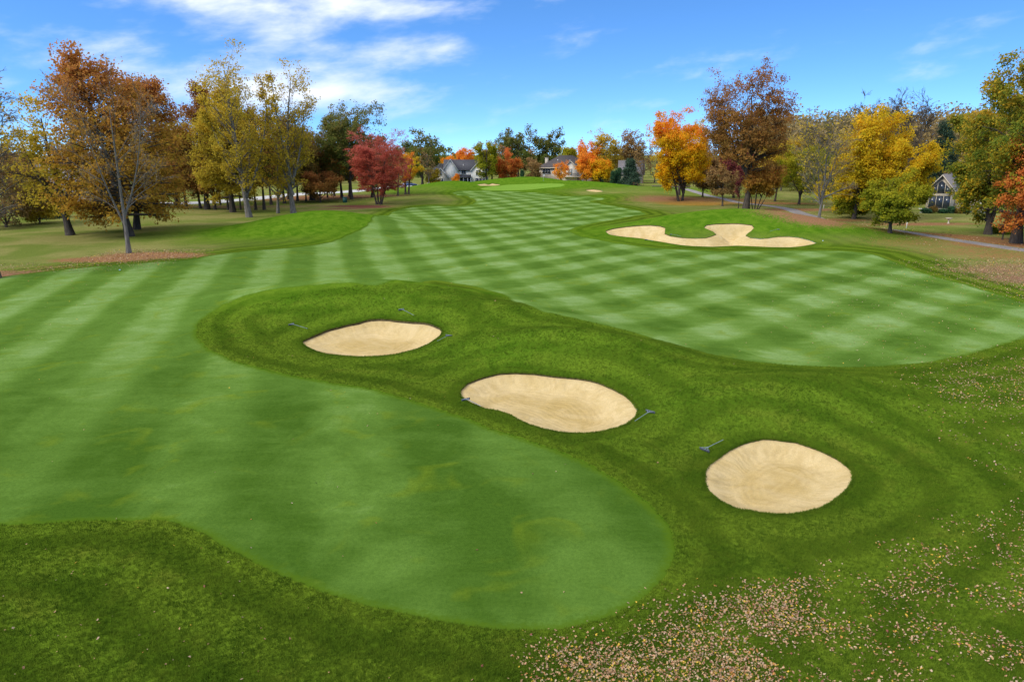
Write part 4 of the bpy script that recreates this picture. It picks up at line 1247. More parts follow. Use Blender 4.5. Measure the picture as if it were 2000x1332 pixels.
rnd = random.Random(31)
LWL = []
LW = [('wb', 'rust_red', 'oak_tree', 'rusty red oak'), ('wa', 'brown_dark', 'woodland_tree', 'dark brown tree'), ('wc', 'yellow_olive', 'woodland_tree', 'olive yellow tree'),
      ('wa', 'green_brown', 'woodland_tree', 'dull green tree'), ('wb', 'brown_dark', 'oak_tree', 'dark brown oak')]
for i, (nm, rec) in enumerate(k for k in TREES.items() if k[0].startswith('lw')):
    x, y, h, w, _ = rec
    key, leaf, oname, what = LW[(i*2+i//5) % 5]
    LWL.append((x/y, key, oname, x, y, h, w, leaf, what))
WORDS = ['first', 'second', 'third', 'fourth', 'fifth', 'sixth', 'seventh']
count = {}
for s_, key, oname, x, y, h, w, leaf, what in sorted(LWL):
    c_ = count.get(what, 0); count[what] = c_+1
    plant(key, oname, x, y, h, w*1.15, leaf, 'dark', rnd.uniform(0, 6.28), what+' in the woodland before the road, '+WORDS[c_]+' such from the left', 'tree', 'woodland trees before the road')

# trees along the horizon
FAR = [('fa', 'brown', 'brown far tree'), ('fb', 'brown_dark', 'dark brown far tree'), ('fc', 'green_brown', 'dull green far tree'), ('fa', 'rust', 'orange brown far tree'),
       ('fd', 'brown', 'bare far tree'), ('fb', 'yellow_olive', 'olive yellow far tree'), ('fd', 'brown', 'bare far tree'), ('fa', 'brown', 'brown far tree')]
n = 0
for ring, (dist, count, hlo, hhi) in enumerate(((300, 44, 10, 15), (345, 44, 11, 17), (395, 40, 13, 20))):
    for i in range(count):
        a = -47+94*(i+rnd.uniform(-.35, .35))/count
        if ring == 0 and -9.5 < a < 14:
            continue
        d = dist+rnd.uniform(-16, 16)
        x, y = math.sin(R(a))*d, math.cos(R(a))*d
        h = rnd.uniform(hlo, hhi)
        if -12 < a < 13:
            h = rnd.uniform(10.0, 13.0)+(dist-300)*0.03
        key, leaf, what = FAR[(n*3+n//7) % 8]
        plant(key, 'horizon_tree', x, y, h, rnd.uniform(4.5, 7.5), leaf, 'brown', rnd.uniform(0, 6.28), what+' in the tree line along the horizon', 'tree', 'far trees along the horizon')
        n += 1

# wooded rise on the right: crowns that run together into one mass
wood_mat = leaf_material('leaves_far_wood', [(0.15, 0.11, 0.05), (0.23, 0.155, 0.06), (0.30, 0.23, 0.06)], [(0.16, 0.12, 0.055), (0.21, 0.155, 0.065), (0.25, 0.17, 0.07)], 0.3, 0.05)
g = np.random.default_rng(77)
WV, WT, WH, SV, SF = [], [], [], [], []
for i in range(150):
    a = R(g.uniform(17.5, 34.5)); d = g.uniform(225, 345)
    x, y = math.sin(a)*d, math.cos(a)*d
    h = g.uniform(18.5, 23)+(d-225)*0.06
    w = g.uniform(4.2, 6.6)
    m = 480
    q = unit(g.normal(size=(m, 3)))*(g.uniform(.25, 1, m)**.4)[:, None]
    q *= (1+0.30*np.sin(q[:, :1]*7+i)*np.sin(q[:, 2:]*6+i*2))
    c = q*np.array([w, w, h*.40])+np.array([x, y, h*.60])
    nrm = unit(q+0.8*g.normal(size=(m, 3))); t = unit(np.cross(nrm, g.normal(size=(m, 3)))); b = np.cross(nrm, t)
    s = (0.62*g.uniform(.5, 1.2, m))[:, None]
    WV.append(np.stack([c-t*s, c+b*s*.6, c+t*s, c-b*s*.6], 1).reshape(-1, 3))
    WT.append(g.uniform(0, 1, m)); WH.append(np.clip(c[:, 2]/h, 0, 1))
    v, f = tubes(np.array([[x, y, -.2]]), np.array([[x+.2, y, h*.3]]), np.array([[x, y, h*.75]]), np.array([.26]), np.array([.08]), 3, 5)
    SF.append(f+sum(len(z) for z in SV)); SV.append(v)
WV = np.concatenate(WV)
me = mesh_from('wood_crowns', WV, np.arange(len(WV)).reshape(-1, 4))
me.attributes.new('leaf_tone', 'FLOAT', 'FACE').data.foreach_set('value', np.concatenate(WT).astype(np.float32))
me.attributes.new('leaf_height', 'FLOAT', 'FACE').data.foreach_set('value', np.concatenate(WH).astype(np.float32))
wood = tag(obj('far_wood', me, wood_mat), 'brown autumn wood on the rise behind the golden maples', 'wood', None, 'stuff')
obj('wood_trunks', mesh_from('wood_trunks', np.concatenate(SV), np.concatenate(SF), True), BARK['brown'], wood)['kind'] = 'stuff'
# ------------------------------------------------------------------ houses
class MB:
    """collects boxes and polygons into one mesh"""
    def __init__(self):
        self.v, self.f = [], []

    def poly(self, pts):
        s = len(self.v); self.v += [tuple(p) for p in pts]; self.f.append(tuple(range(s, s+len(pts)))); return self

    def box(self, x0, x1, y0, y1, z0, z1):
        s = len(self.v)
        self.v += [(x0, y0, z0), (x1, y0, z0), (x1, y1, z0), (x0, y1, z0), (x0, y0, z1), (x1, y0, z1), (x1, y1, z1), (x0, y1, z1)]
        self.f += [tuple(s+i for i in q) for q in ((0, 3, 2, 1), (4, 5, 6, 7), (0, 1, 5, 4), (1, 2, 6, 5), (2, 3, 7, 6), (3, 0, 4, 7))]
        return self

    def slab(self, pts, t):
        """thick plate: quad or triangle pts, thickness t straight down"""
        n = len(pts); s = len(self.v)
        self.v += [tuple(p) for p in pts]+[(p[0], p[1], p[2]-t) for p in pts]
        self.f.append(tuple(range(s, s+n))); self.f.append(tuple(range(s+2*n-1, s+n-1, -1)))
        for i in range(n):
            j = (i+1) % n
            self.f.append((s+i, s+i+n, s+j+n, s+j))
        return self

    def prism_y(self, xz, y0, y1):
        """section in x,z pulled from y0 to y1"""
        n = len(xz); s = len(self.v)
        self.v += [(x, y0, z) for x, z in xz]+[(x, y1, z) for x, z in xz]
        self.f.append(tuple(range(s, s+n))); self.f.append(tuple(range(s+2*n-1, s+n-1, -1)))
        for i in range(n):
            j = (i+1) % n
            self.f.append((s+i, s+i+n, s+j+n, s+j))
        return self

    def lathe(self, prof, m=12, c=(0, 0)):
        s = len(self.v)
        for r_, z in prof:
            self.v += [(c[0]+r_*math.cos(2*math.pi*i/m), c[1]+r_*math.sin(2*math.pi*i/m), z) for i in range(m)]
        for j in range(len(prof)-1):
            for i in range(m):
                k = (i+1) % m
                self.f.append((s+j*m+i, s+j*m+k, s+(j+1)*m+k, s+(j+1)*m+i))
        self.f.append(tuple(s+(len(prof)-1)*m+i for i in range(m)))
        self.f.append(tuple(s+m-1-i for i in range(m)))
        return self

    def build(self, name, mat, parent=None, smooth=False):
        return obj(name, mesh_from(name, self.v, self.f, smooth), mat, parent)


def mat_roof(name, lo, hi):
    m, N = material(name)
    p = N.new('ShaderNodeTexCoord').outputs['Object']
    n = N.noise(N.vmath('MULTIPLY', p, (1.2, 1.2, 5.0)), 2.0, 3, 0.7)
    finish(N, N.mix(N.smooth(n, 0.3, 0.7), lo, hi), 0.9, n, 0.5, 0.05, 0.2)
    return m


M_SIDING = plain('white_siding', (0.88, 0.84, 0.76), 0.7, 0.06, 2.0)
M_CREAM = plain('cream_siding', (0.66, 0.59, 0.47), 0.8, 0.08, 2.0)
M_STONE = plain('pale_stone', (0.52, 0.45, 0.35), 0.9, 0.28, 1.6)
M_BRICK = plain('pinkish_brick', (0.36, 0.27, 0.21), 0.9, 0.22, 4.0)
M_TAN = plain('tan_render', (0.36, 0.28, 0.19), 0.9, 0.15, 1.5)
M_TRIM = plain('white_trim', (0.74, 0.73, 0.70), 0.6, 0.04)
M_TRIM2 = plain('beige_trim', (0.50, 0.44, 0.34), 0.6, 0.06)
M_ROOF = mat_roof('slate_roof', (0.055, 0.055, 0.064), (0.10, 0.10, 0.112))
M_ROOF2 = mat_roof('brown_roof', (0.060, 0.052, 0.052), (0.105, 0.092, 0.09))
M_ROOF3 = mat_roof('grey_shingle_roof', (0.13, 0.12, 0.125), (0.2, 0.185, 0.19))
M_GLASS = plain('window_glass', (0.035, 0.045, 0.06), 0.12, 0.3, 0.8, 0.6)
M_GLASS2 = plain('curtained_glass', (0.20, 0.22, 0.21), 0.2, 0.2, 0.8, 0.5)
M_DARK = plain('dark_metal', (0.02, 0.02, 0.022), 0.5, 0.2)
M_WHITE = plain('white_paint', (0.78, 0.78, 0.76), 0.5, 0.04)


def window(parent, x0, x1, z0, z1, y, panes=1, frame=M_TRIM, glass=None, name='window'):
    fr = MB(); t = 0.10
    fr.box(x0-t, x1+t, y-.06, y+.04, z1, z1+t).box(x0-t, x1+t, y-.09, y+.04, z0-t, z0)
    w = (x1-x0)/panes
    for i in range(panes+1):
        c = x0+w*i
        fr.box(c-t/2, c+t/2, y-.06, y+.04, z0, z1)
    o = fr.build(name, frame, parent)
    for i in range(panes):
        MB().box(x0+w*i+t/2, x0+w*(i+1)-t/2, y-.025, y+.02, z0, z1).build('pane', glass or M_GLASS, o)
    return o


def gable_front(parent, cx, hw, yf, yb, ze, za, wall, roof, over=.35, trim=M_TRIM):
    """front-facing gabled bay: wall, two roof slopes running back to yb, bargeboards"""
    MB().prism_y([(cx-hw, 0), (cx+hw, 0), (cx+hw, ze), (cx, za-.12), (cx-hw, ze)], yf, yb).build('gable_wall', wall, parent)
    s = (za-ze)/hw
    rf = MB()
    for q in (-1, 1):
        rf.slab([(cx, yf-over, za+.10), (cx+q*(hw+over), yf-over, ze-s*over+.10), (cx+q*(hw+over), yb, ze-s*over+.10), (cx, yb, za+.10)][::q], .16)
    r_ = rf.build('gable_roof', roof, parent)
    tb = MB()
    for q in (-1, 1):
        tb.slab([(cx, yf-over-.05, za+.06), (cx+q*(hw+over), yf-over-.05, ze-s*over+.06), (cx+q*(hw+over), yf-over-.005, ze-s*over+.06), (cx, yf-over-.005, za+.06)][::q], .30)
    tb.build('bargeboard', trim, r_)
    return r_


def house_white():
    x, y = SPOTS['house_white']
    h = empty('white_house', (x, y, ground_z(x, y)-.3), R(1))
    tag(h, 'white two storey gabled house with dark roof left behind the putting green', 'house')
    MB().box(-6.9, 7.6, 0, 9, 0, 5.4).build('wall', M_SIDING, h)
    rf = MB().slab([(-7.3, -.45, 5.35), (8.0, -.45, 5.35), (8.0, 4.5, 9.0), (-7.3, 4.5, 9.0)], .2).slab([(-7.3, 4.51, 9.0), (8.0, 4.51, 9.0), (8.0, 9.4, 5.4), (-7.3, 9.4, 5.4)], .2).build('roof', M_ROOF, h)
    MB().box(5.2, 6.2, 5.0, 5.9, 7.5, 10.2).build('chimney', M_SIDING, rf)
    MB().box(-.05, .12, 1.6, 1.75, 6.4, 7.4).build('vent_pipe', M_TRIM, rf)
    MB().poly([(-6.88, -.02, 0), (-6.88, 9, 0), (-6.88, 4.5, 8.8)]).build('end_gable', M_SIDING, h)
    gable_front(h, -4.5, 2.8, -1.6, 4.4, 5.4, 9.2, M_SIDING, M_ROOF)
    gable_front(h, 6.0, 3.1, -1.6, 4.4, 5.4, 8.8, M_SIDING, M_ROOF)
    # garage wing with hipped roof and its own cream gable
    MB().box(-13.2, -6.95, 1, 9, 0, 2.8).build('garage_wall', M_CREAM, h)
    MB().slab([(-13.7, .5, 2.7), (-6.9, .5, 2.7), (-6.9, 5, 7.6), (-10.6, 5, 7.6)], .2).slab([(-13.7, .5, 2.71), (-10.6, 5, 7.61), (-13.7, 9.4, 2.71)], .2).build('garage_roof', M_ROOF, h)
    gable_front(h, -8.0, 2.9, -2.2, 3.0, 2.8, 6.1, M_CREAM, M_ROOF)
    window(h, -8.9, -7.1, 1.0, 2.4, -2.24, 2)
    window(h, -8.35, -7.65, 3.6, 4.7, -2.24, 1)
    # porch
    MB().slab([(-1.6, -2.4, 2.9), (3.0, -2.4, 2.9), (3.0, -.02, 3.7), (-1.6, -.02, 3.7)], .18).build('porch_roof', M_ROOF, h)
    for px in (-1.4, 0.2, 1.7, 2.8):
        MB().box(px-.1, px+.1, -2.3, -2.1, 0, 2.75).build('porch_post', M_TRIM, h)
    window(h, -1.2, 2.7, 1.0, 2.5, -.03, 4)
    window(h, -.6, 1.0, 3.95, 5.15, -.03, 2)
    window(h, 4.7, 6.2, 3.6, 5.3, -1.64, 2)
    window(h, 6.9, 7.9, 3.6, 5.3, -1.64, 1)
    window(h, 4.4, 8.0, .9, 2.5, -1.64, 3)
    return h


def house_hip():
    x, y = SPOTS['house_hip']
    h = empty('stone_house', (x, y, -1.0), R(-1))
    tag(h, 'pale stone house with dark hipped roof and chimney behind the flag', 'house')
    MB().box(-9.3, 10.6, 0, 12, 0, 7.0).build('wall', M_STONE, h)
    MB().box(-.6, 10.65, -.04, 0.0, 0, 3.4).build('lower_wall', M_BRICK, h)
    a, b, c, d = (-9.9, -.6, 6.95), (11.2, -.6, 6.95), (11.2, 12.6, 6.95), (-9.9, 12.6, 6.95)
    e, f = (-1.8, 6, 11.3), (3.2, 6, 11.3)
    rf = MB().slab([a, b, f, e], .22).slab([b, c, f], .22).slab([c, d, e, f], .22).slab([d, a, e], .22).build('roof', M_ROOF2, h)
    MB().box(-9.95, 11.25, -.66, -.6, 6.6, 6.9).build('fascia', M_TRIM2, h)
    MB().box(-7.4, -6.2, 2.5, 3.5, 7, 10.3).box(-7.5, -6.1, 2.4, 3.6, 10.3, 10.5).build('chimney', M_STONE, rf)
    for px, pz in ((-2.4, 9.2), (2.0, 9.6), (-2.6, 9.8)):
        MB().box(px-.12, px+.12, 3.2, 3.4, pz-1.2, pz).build('vent_pipe', M_TRIM, rf)
    gable_front(h, 1.9, 2.7, -1.2, 3.0, 7.0, 9.3, M_CREAM, M_ROOF2, .35, M_TRIM2)
    window(h, -8.4, -5.4, 4.6, 6.3, -.03, 3)
    window(h, -3.2, -1.9, 4.6, 6.3, -.03, 2)
    window(h, .9, 2.7, 4.0, 6.4, -1.24, 2, M_TRIM, M_GLASS2)
    MB().box(-.6, 6.2, -3.0, 0, 3.45, 3.75).build('deck', M_TRIM2, h)
    rl = MB().box(2.8, 6.2, -2.98, -2.92, 4.75, 4.85)
    for i in range(14):
        rl.box(2.8+i*.255, 2.9+i*.255, -2.98, -2.92, 3.75, 4.75)
    rl.build('railing', M_DARK, h)
    window(h, 5.6, 6.6, .7, 2.4, -.08, 1)
    window(h, 0.3, 2.2, .9, 2.2, -.08, 2)
    MB().box(10.9, 12.4, -1.2, .4, 0, 3.4).box(10.8, 12.5, -1.3, .5, 3.4, 3.6).build('stone_pier', M_STONE, h)
    return h


def house_grey():
    x, y = SPOTS['house_grey']
    h = empty('grey_roofed_house', (x, y, -.6), R(-8))
    tag(h, 'house with long blue grey roof half hidden behind the columnar evergreens', 'house')
    MB().prism_y([(0, 0), (9, 0), (9, 4.0), (4.5, 8.6), (0, 4.0)], -5.5, 3.5).build('wall', M_CREAM, h)
    o = h.children[-1]
    o.rotation_euler[2] = R(90); o.location = (1.0, 0, 0)
    MB().slab([(-3.1, -.5, 3.7), (7.2, -.5, 3.7), (7.2, 4.5, 9.0), (-3.1, 4.5, 9.0)], .2).slab([(-3.1, 4.51, 9.0), (7.2, 4.51, 9.0), (7.2, 9.5, 3.7), (-3.1, 9.5, 3.7)], .2).build('roof', M_ROOF3, h)
    window(h, -1.0, 1.0, 1.2, 2.8, -.06, 2)
    window(h, 3.0, 5.4, 1.2, 2.8, -.06, 3)
    return h


def house_glass():
    x, y = SPOTS['house_glass']
    h = empty('glass_gable_house', (x, y, ground_z(x, y)+.35), R(-38))
    tag(h, 'grey shingled house with tall glazed gable among trees on the right', 'house')
    MB().prism_y([(-2.3, -.5), (2.3, -.5), (2.3, 3.7), (0, 6.5), (-2.3, 3.7)], 0, 12).build('wall', M_STONE, h)
    rf = MB()
    for q in (-1, 1):
        rf.slab([(0, -.7, 6.85), (q*2.9, -.7, 3.35), (q*2.9, 12.4, 3.35), (0, 12.4, 6.85)][::q], .18)
    r_ = rf.build('roof', M_ROOF3, h)
    tb = MB()
    for q in (-1, 1):
        tb.slab([(0, -.76, 6.8), (q*2.92, -.76, 3.28), (q*2.92, -.705, 3.28), (0, -.705, 6.8)][::q], .26)
    tb.build('bargeboard', M_TRIM2, r_)
    MB().box(2.31, 9, 1.5, 9, -.5, 2.6).build('side_wall', M_STONE, h)
    window(h, -1.85, 1.85, .35, 2.75, -.05, 3, M_TRIM2)
    fr = MB()
    fr.box(-2.0, 2.0, -.09, -.01, 3.05, 3.17)
    o = fr.build('gable_window', M_TRIM2, h)
    for xs in (((-1.8, 3.2), (-.72, 3.2), (-.72, 4.9), (-1.8, 3.75)), ((-.58, 3.2), (.58, 3.2), (.58, 5.1), (0, 5.6), (-.58, 5.1)), ((.72, 3.2), (1.8, 3.2), (1.8, 3.75), (.72, 4.9))):
        MB().prism_y(list(xs), -.03, -.005).build('pane', M_GLASS, o)
    for a, b in (((-.65, 3.2), (-.65, 5.2)), ((.65, 3.2), (.65, 5.2))):
        MB().box(a[0]-.06, a[0]+.06, -.09, -.01, a[1], b[1]).build('mullion', M_TRIM2, o)
    return h


def house_left():
    x, y = SPOTS['house_left']
    h = empty('tan_house', (x, y, 0), R(14))
    tag(h, 'tan house with steep grey roof hidden behind trees on the far left', 'house')
    MB().box(-7, 8, 0, 9, 0, 3.6).build('wall', M_TAN, h)
    MB().slab([(-7.6, -.6, 3.4), (8.6, -.6, 3.4), (8.6, 4.5, 10.4), (-7.6, 4.5, 10.4)], .2).slab([(-7.6, 4.51, 10.4), (8.6, 4.51, 10.4), (8.6, 9.6, 3.4), (-7.6, 9.6, 3.4)], .2).build('roof', M_ROOF3, h)
    gable_front(h, 4.6, 2.6, -2.0, 4.0, 3.6, 7.6, M_TAN, M_ROOF3, .35, M_TRIM2)
    window(h, 3.6, 5.6, .9, 2.9, -2.04, 2, M_TRIM2)
    window(h, -4.6, -2.6, 1.0, 2.7, -.04, 2, M_TRIM2)
    return h


for fn in (house_white, house_hip, house_grey, house_glass, house_left):
    fn()


# ------------------------------------------------------------------ cars
def car(x, y, rz, rgb, label):
    c = empty('parked_car', (x, y, ground_z(x, y)), rz)
    tag(c, label, 'car', 'cars parked by the houses')
    paint = plain('car_paint', rgb, 0.3, 0.05, 1.0, 0.6)
    sec = [(-2.2, .35), (2.2, .35), (2.25, .75), (1.5, .95), (.8, 1.0), (-1.5, 1.02), (-2.2, .95)]
    MB().prism_y(sec, -.88, .88).build('body', paint, c)
    MB().prism_y([(1.0, 1.0), (.35, 1.45), (-1.2, 1.47), (-1.9, 1.02)], -.74, .74).build('cabin_glass', M_GLASS, c)
    MB().prism_y([(.35, 1.452), (-1.2, 1.472), (-1.2, 1.53), (.35, 1.51)], -.72, .72).build('cabin_roof', paint, c)
    for wx in (-1.35, 1.4):
        for wy in (-.88, .88):
            b = MB()
            n_ = 14
            s = len(b.v)
            for yy in (wy-.1, wy+.1):
                b.v += [(wx+.33*math.cos(2*math.pi*i/n_), yy, .33+.33*math.sin(2*math.pi*i/n_)) for i in range(n_)]
            b.f += [tuple(range(n_)), tuple(range(2*n_-1, n_-1, -1))]+[(i, i+n_, (i+1) % n_+n_, (i+1) % n_) for i in range(n_)]
            b.build('wheel', M_DARK, c)
    for wy in (-.6, .6):
        MB().box(2.2, 2.27, wy-.18, wy+.18, .62, .78).build('headlight', M_WHITE, c)


car(*SPOTS['cars'][0], R(20), (0.05, 0.09, 0.24), 'small blue car by the white house driveway')
car(*SPOTS['cars'][1], R(170), (0.012, 0.016, 0.03), 'navy car under the rust oak at the left house')
car(*SPOTS['cars'][2], R(178), (0.015, 0.017, 0.02), 'black car right of the navy car under the rust oak')


# ------------------------------------------------------------------ bunker rakes
M_RAKE_BLUE = plain('rake_handle_blue_grey', (0.22, 0.27, 0.30), 0.6, 0.1)
M_RAKE_HEAD = plain('rake_head_dark', (0.10, 0.11, 0.14), 0.6, 0.1)
RAKE_LABEL = ['bunker rake lying on the slope above the back bunker', 'bunker rake left of the back bunker', 'bunker rake right of the back bunker',
              'bunker rake at the left edge of the middle bunker', 'bunker rake right of the middle bunker', 'bunker rake at the left of the round front bunker',
              'bunker rake on the left grass tongue of the winding bunker', 'bunker rake on the slope above the right arm of the winding bunker', 'bunker rake at the front edge of the winding bunker']


def rake(x, y, deg, label, length=1.5):
    z = ground_z(x, y)+0.05
    L_ = length
    z2 = ground_z(x+math.cos(R(deg))*L_, y+math.sin(R(deg))*L_)+0.05
    o = empty('bunker_rake', (x, y, z), R(deg))
    o.rotation_euler = (0, -math.atan2(z2-z, L_), R(deg))
    tag(o, label, 'rake', 'rakes beside the bunkers')
    v, f = tubes(np.array([[0, 0, .04]]), np.array([[L_/2, 0, .05]]), np.array([[L_, 0, .04]]), np.array([.012]), np.array([.011]), 2, 6)
    obj('handle', mesh_from('handle', v, f), M_RAKE_BLUE, o)
    hd = MB().box(-.025, .015, -.23, .23, .02, .05).build('head', M_RAKE_HEAD, o)
    tine = None
    for i in range(13):
        if tine is None:
            tine = MB().box(-.012, .012, -.01, .01, -.05, .02).build('tine', M_RAKE_HEAD, hd)
            t_ = tine
        else:
            t_ = tine.copy(); COL.objects.link(t_)
        t_.location[1] = -.21+i*.035
    v, f = tubes(np.array([[0, -.16, .05], [0, .16, .05]]), np.array([[.1, -.07, .05], [.1, .07, .05]]), np.array([[.22, 0, .045]]*2), np.array([.011]*2), np.array([.011]*2), 2, 4)
    obj('brace', mesh_from('brace', v, f), M_RAKE_BLUE, o)


for (x, y, deg, L_), lab in zip(RAKES, RAKE_LABEL):
    rake(x, y, deg, lab, min(1.45, max(1.2, L_)))

# ------------------------------------------------------------------ small furniture of the course
x, y = SPOTS['flag']
fl = empty('flagstick', (x, y, ground_z(x, y)-.02))
tag(fl, 'white flagstick with small white flag on the putting green', 'flag')
MB().lathe([(.022, 0), (.022, 2.3)], 8).build('pole', M_WHITE, fl)
fb = MB()
for i in range(5):
    a, b = i*.1, (i+1)*.1
    fb.slab([(a, .04*math.sin(a*9), 2.28), (b, .04*math.sin(b*9), 2.27), (b, .04*math.sin(b*9)+.012, 2.27), (a, .04*math.sin(a*9)+.012, 2.28)], .38)
fb.build('flag_cloth', M_WHITE, fl)

x, y = SPOTS['box']
b = empty('utility_box', (x, y, ground_z(x, y)), R(10))
tag(b, 'green utility box standing between trunks left of the crimson maple', 'utility box')
MB().box(-.45, .45, -.35, .35, 0, 1.15).build('cabinet', plain('utility_green', (0.035, 0.12, 0.10), 0.5, 0.1), b)
MB().slab([(-.5, -.4, 1.22), (.5, -.4, 1.22), (.5, .4, 1.26), (-.5, .4, 1.26)], .09).build('lid', plain('utility_lid_green', (0.05, 0.15, 0.12), 0.5, 0.1), b)

for key, lab in (('stake_a', 'white boundary stake right of the bare tree by the path'), ('stake_b', 'white boundary stake on the lawn right of the small round tree'), ('stake_c', 'white boundary stake beyond the path right of the red oak')):
    x, y = SPOTS[key]
    s = MB().lathe([(.055, -.1), (.055, .85), (.03, .9)], 8).build('boundary_stake', M_WHITE)
    s.location = (x, y, ground_z(x, y)); s.rotation_euler = (0, R(3), 0)
    tag(s, lab, 'stake', 'white boundary stakes')

x, y = SPOTS['bath']
bb = empty('bird_bath', (x, y, ground_z(x, y)))
tag(bb, 'pale stone bird bath on the lawn before the glass gable house', 'bird bath')
MB().lathe([(.22, 0), (.2, .06), (.1, .12), (.085, .35), (.12, .6), (.16, .66)], 14).build('pedestal', M_STONE, bb, True)
MB().lathe([(.14, .66), (.42, .78), (.5, .88), (.47, .88), (.3, .8)], 16).build('bowl', M_STONE, bb, True)

x, y = SPOTS['umbrella']
tb = empty('patio_table', (x, y, ground_z(x, y)))
tag(tb, 'small white round patio table left of the glass gable house', 'table')
MB().lathe([(.05, 0), (.05, .7)], 8).build('post', M_WHITE, tb)
MB().lathe([(.55, .7), (.55, .75)], 18).build('table_top', M_WHITE, tb)
MB().lathe([(.3, 0), (.28, .05)], 14).build('foot', M_WHITE, tb)

x, y = SPOTS['seat']
se = empty('garden_bench', (x, y, ground_z(x, y)+.4), R(25))
tag(se, 'orange brown wooden garden bench before the spruce right of the houses', 'bench')
M_WOOD = plain('orange_wood', (0.42, 0.16, 0.06), 0.6, 0.2)
for i in range(4):
    MB().box(-.9, .9, -.25+i*.14, -.14+i*.14, .42, .46).build('seat_slat', M_WOOD, se)
for i in range(3):
    MB().box(-.9, .9, .30, .34, .52+i*.16, .64+i*.16).build('back_slat', M_WOOD, se)
for sx in (-.8, .8):
    for sy in (-.22, .3):
        MB().box(sx-.04, sx+.04, sy-.04, sy+.04, -.45, .42 if sy < 0 else 1.0).build('leg', M_WOOD, se)

x, y = SPOTS['wall']
gw = empty('garden_wall', (x, y, ground_z(x, y)), R(-4))
tag(gw, 'low dark stone garden wall behind the orange gold maple', 'wall')
stone = None
rr = random.Random(4)
for row in range(2):
    for i in range(22):
        if stone is None:
            stone = MB().box(0, .50, -.18, .18, 0, .28).build('stone', plain('wall_stone', (0.12, 0.10, 0.085), 0.9, 0.3), gw)
            s = stone
        else:
            s = stone.copy(); COL.objects.link(s)
        s.location = (-6+i*.53+(.26 if row else 0), rr.uniform(-.03, .03), row*.29)

for key, lab in (('marker_a', 'small pale blue yardage disc on the left fairway edge'), ('marker_b', 'small pale blue yardage post by the winding bunker')):
    x, y = SPOTS[key]
    m_ = MB().lathe([(.07, 0), (.07, .07), (.05, .10), (.02, .11)], 10).build('yardage_marker', plain('marker_blue', (0.45, 0.62, 0.72), 0.5, 0.05))
    m_.location = (x, y, ground_z(x, y)-.02)
    tag(m_, lab, 'marker')

# low planting by the houses
rr = random.Random(9)
hx, hy = SPOTS['house_glass']
for i in range(6):
    x, y = hx-4.5+i*1.5+rr.uniform(-.3, .3), hy-4.0+rr.uniform(-.5, .5)
    o = tree_object('garden_shrub', tree_meshes('bush', rr.uniform(.9, 1.5), rr.uniform(.7, 1.0), 400+i, far=.4, ls=.16), 'dark', ['cedar', 'brown_dark', 'cedar'][i % 3], (x, y, ground_z(x, y)))
    tag(o, ['dark green', 'brownish', 'dark green'][i % 3]+' low shrub in the bed before the glass gable house', 'shrub', 'shrubs before the glass gable house')
x, y = SPOTS['hedge_r']
o = tree_object('clipped_shrub', tree_meshes('bush', 1.1, 2.0, 431, far=.8, ls=.14, n1=60), 'dark', 'green_yellow', (x, y, ground_z(x, y)))
tag(o, 'low lime green clipped shrub beside the thick trunk at the right edge', 'shrub')
hx, hy = SPOTS['house_hip']
for i in range(8):
    x, y = hx+10.5+i*2.1, hy-8+rr.uniform(-1, 1)
    o = tree_object('garden_shrub', tree_meshes('bush', rr.uniform(1.6, 2.6), rr.uniform(1.2, 1.7), 440+i, far=.4, ls=.26), 'dark', ['brown_dark', 'cedar', 'green_brown'][i % 3], (x, y, ground_z(x, y)))
    tag(o, ['dark brown', 'dark green', 'dull green'][i % 3]+' shrub in the border between stone house and spruce', 'shrub', 'shrubs between the stone house and the spruce')
# ------------------------------------------------------------------ fallen leaves
def mat_fallen():
    m, N = material('fallen_leaf')
    v = N.attr('leaf_tone').outputs['Fac']
    oi = N.new('ShaderNodeObjectInfo').outputs['Random']
    t = N.math('FRACT', N.math('ADD', v, oi))
    c = N.ramp(t, [(0.0, (0.44, 0.27, 0.13)), (0.14, (0.47, 0.30, 0.16)), (0.28, (0.27, 0.15, 0.08)), (0.42, (0.42, 0.23, 0.12)), (0.54, (0.56, 0.36, 0.04)),
                       (0.62, (0.20, 0.07, 0.045)), (0.70, (0.36, 0.24, 0.16)), (0.82, (0.52, 0.37, 0.24)), (0.92, (0.42, 0.18, 0.05))], 'CONSTANT')
    finish(N, c, 0.8, None, spec=0.25)
    return m


M_FALLEN = mat_fallen()
NEAR_LEAVES = 300


def in_poly(poly, x, y):
    return inside(poly, x, y)


def scatter(key, density, g, clump=0.55, hue=None):
    poly = catmull(LEAF_ZONES[key], step=0.6)
    lo, hi = poly.min(0), poly.max(0)
    n = int((hi-lo).prod()*density)
    p = g.uniform(lo, hi, (n, 2))
    # soft outline: displace test points, and clump
    j = p+g.normal(size=p.shape)*0.03*np.linalg.norm(p, axis=1)[:, None]
    ok = in_poly(poly, j[:, 0], j[:, 1])
    c = 0.5+0.2*np.sin(p[:, 0]*1.9+np.sin(p[:, 1]*1.3)*2)+0.2*np.sin(p[:, 1]*2.7+p[:, 0]*.7)+0.2*np.sin(p[:, 0]*6.1+np.sin(p[:, 1]*4.7)*2)*np.sin(p[:, 1]*7.3)
    ok &= g.uniform(0, 1, n) > clump*(1-c)*1.5
    return p[ok]


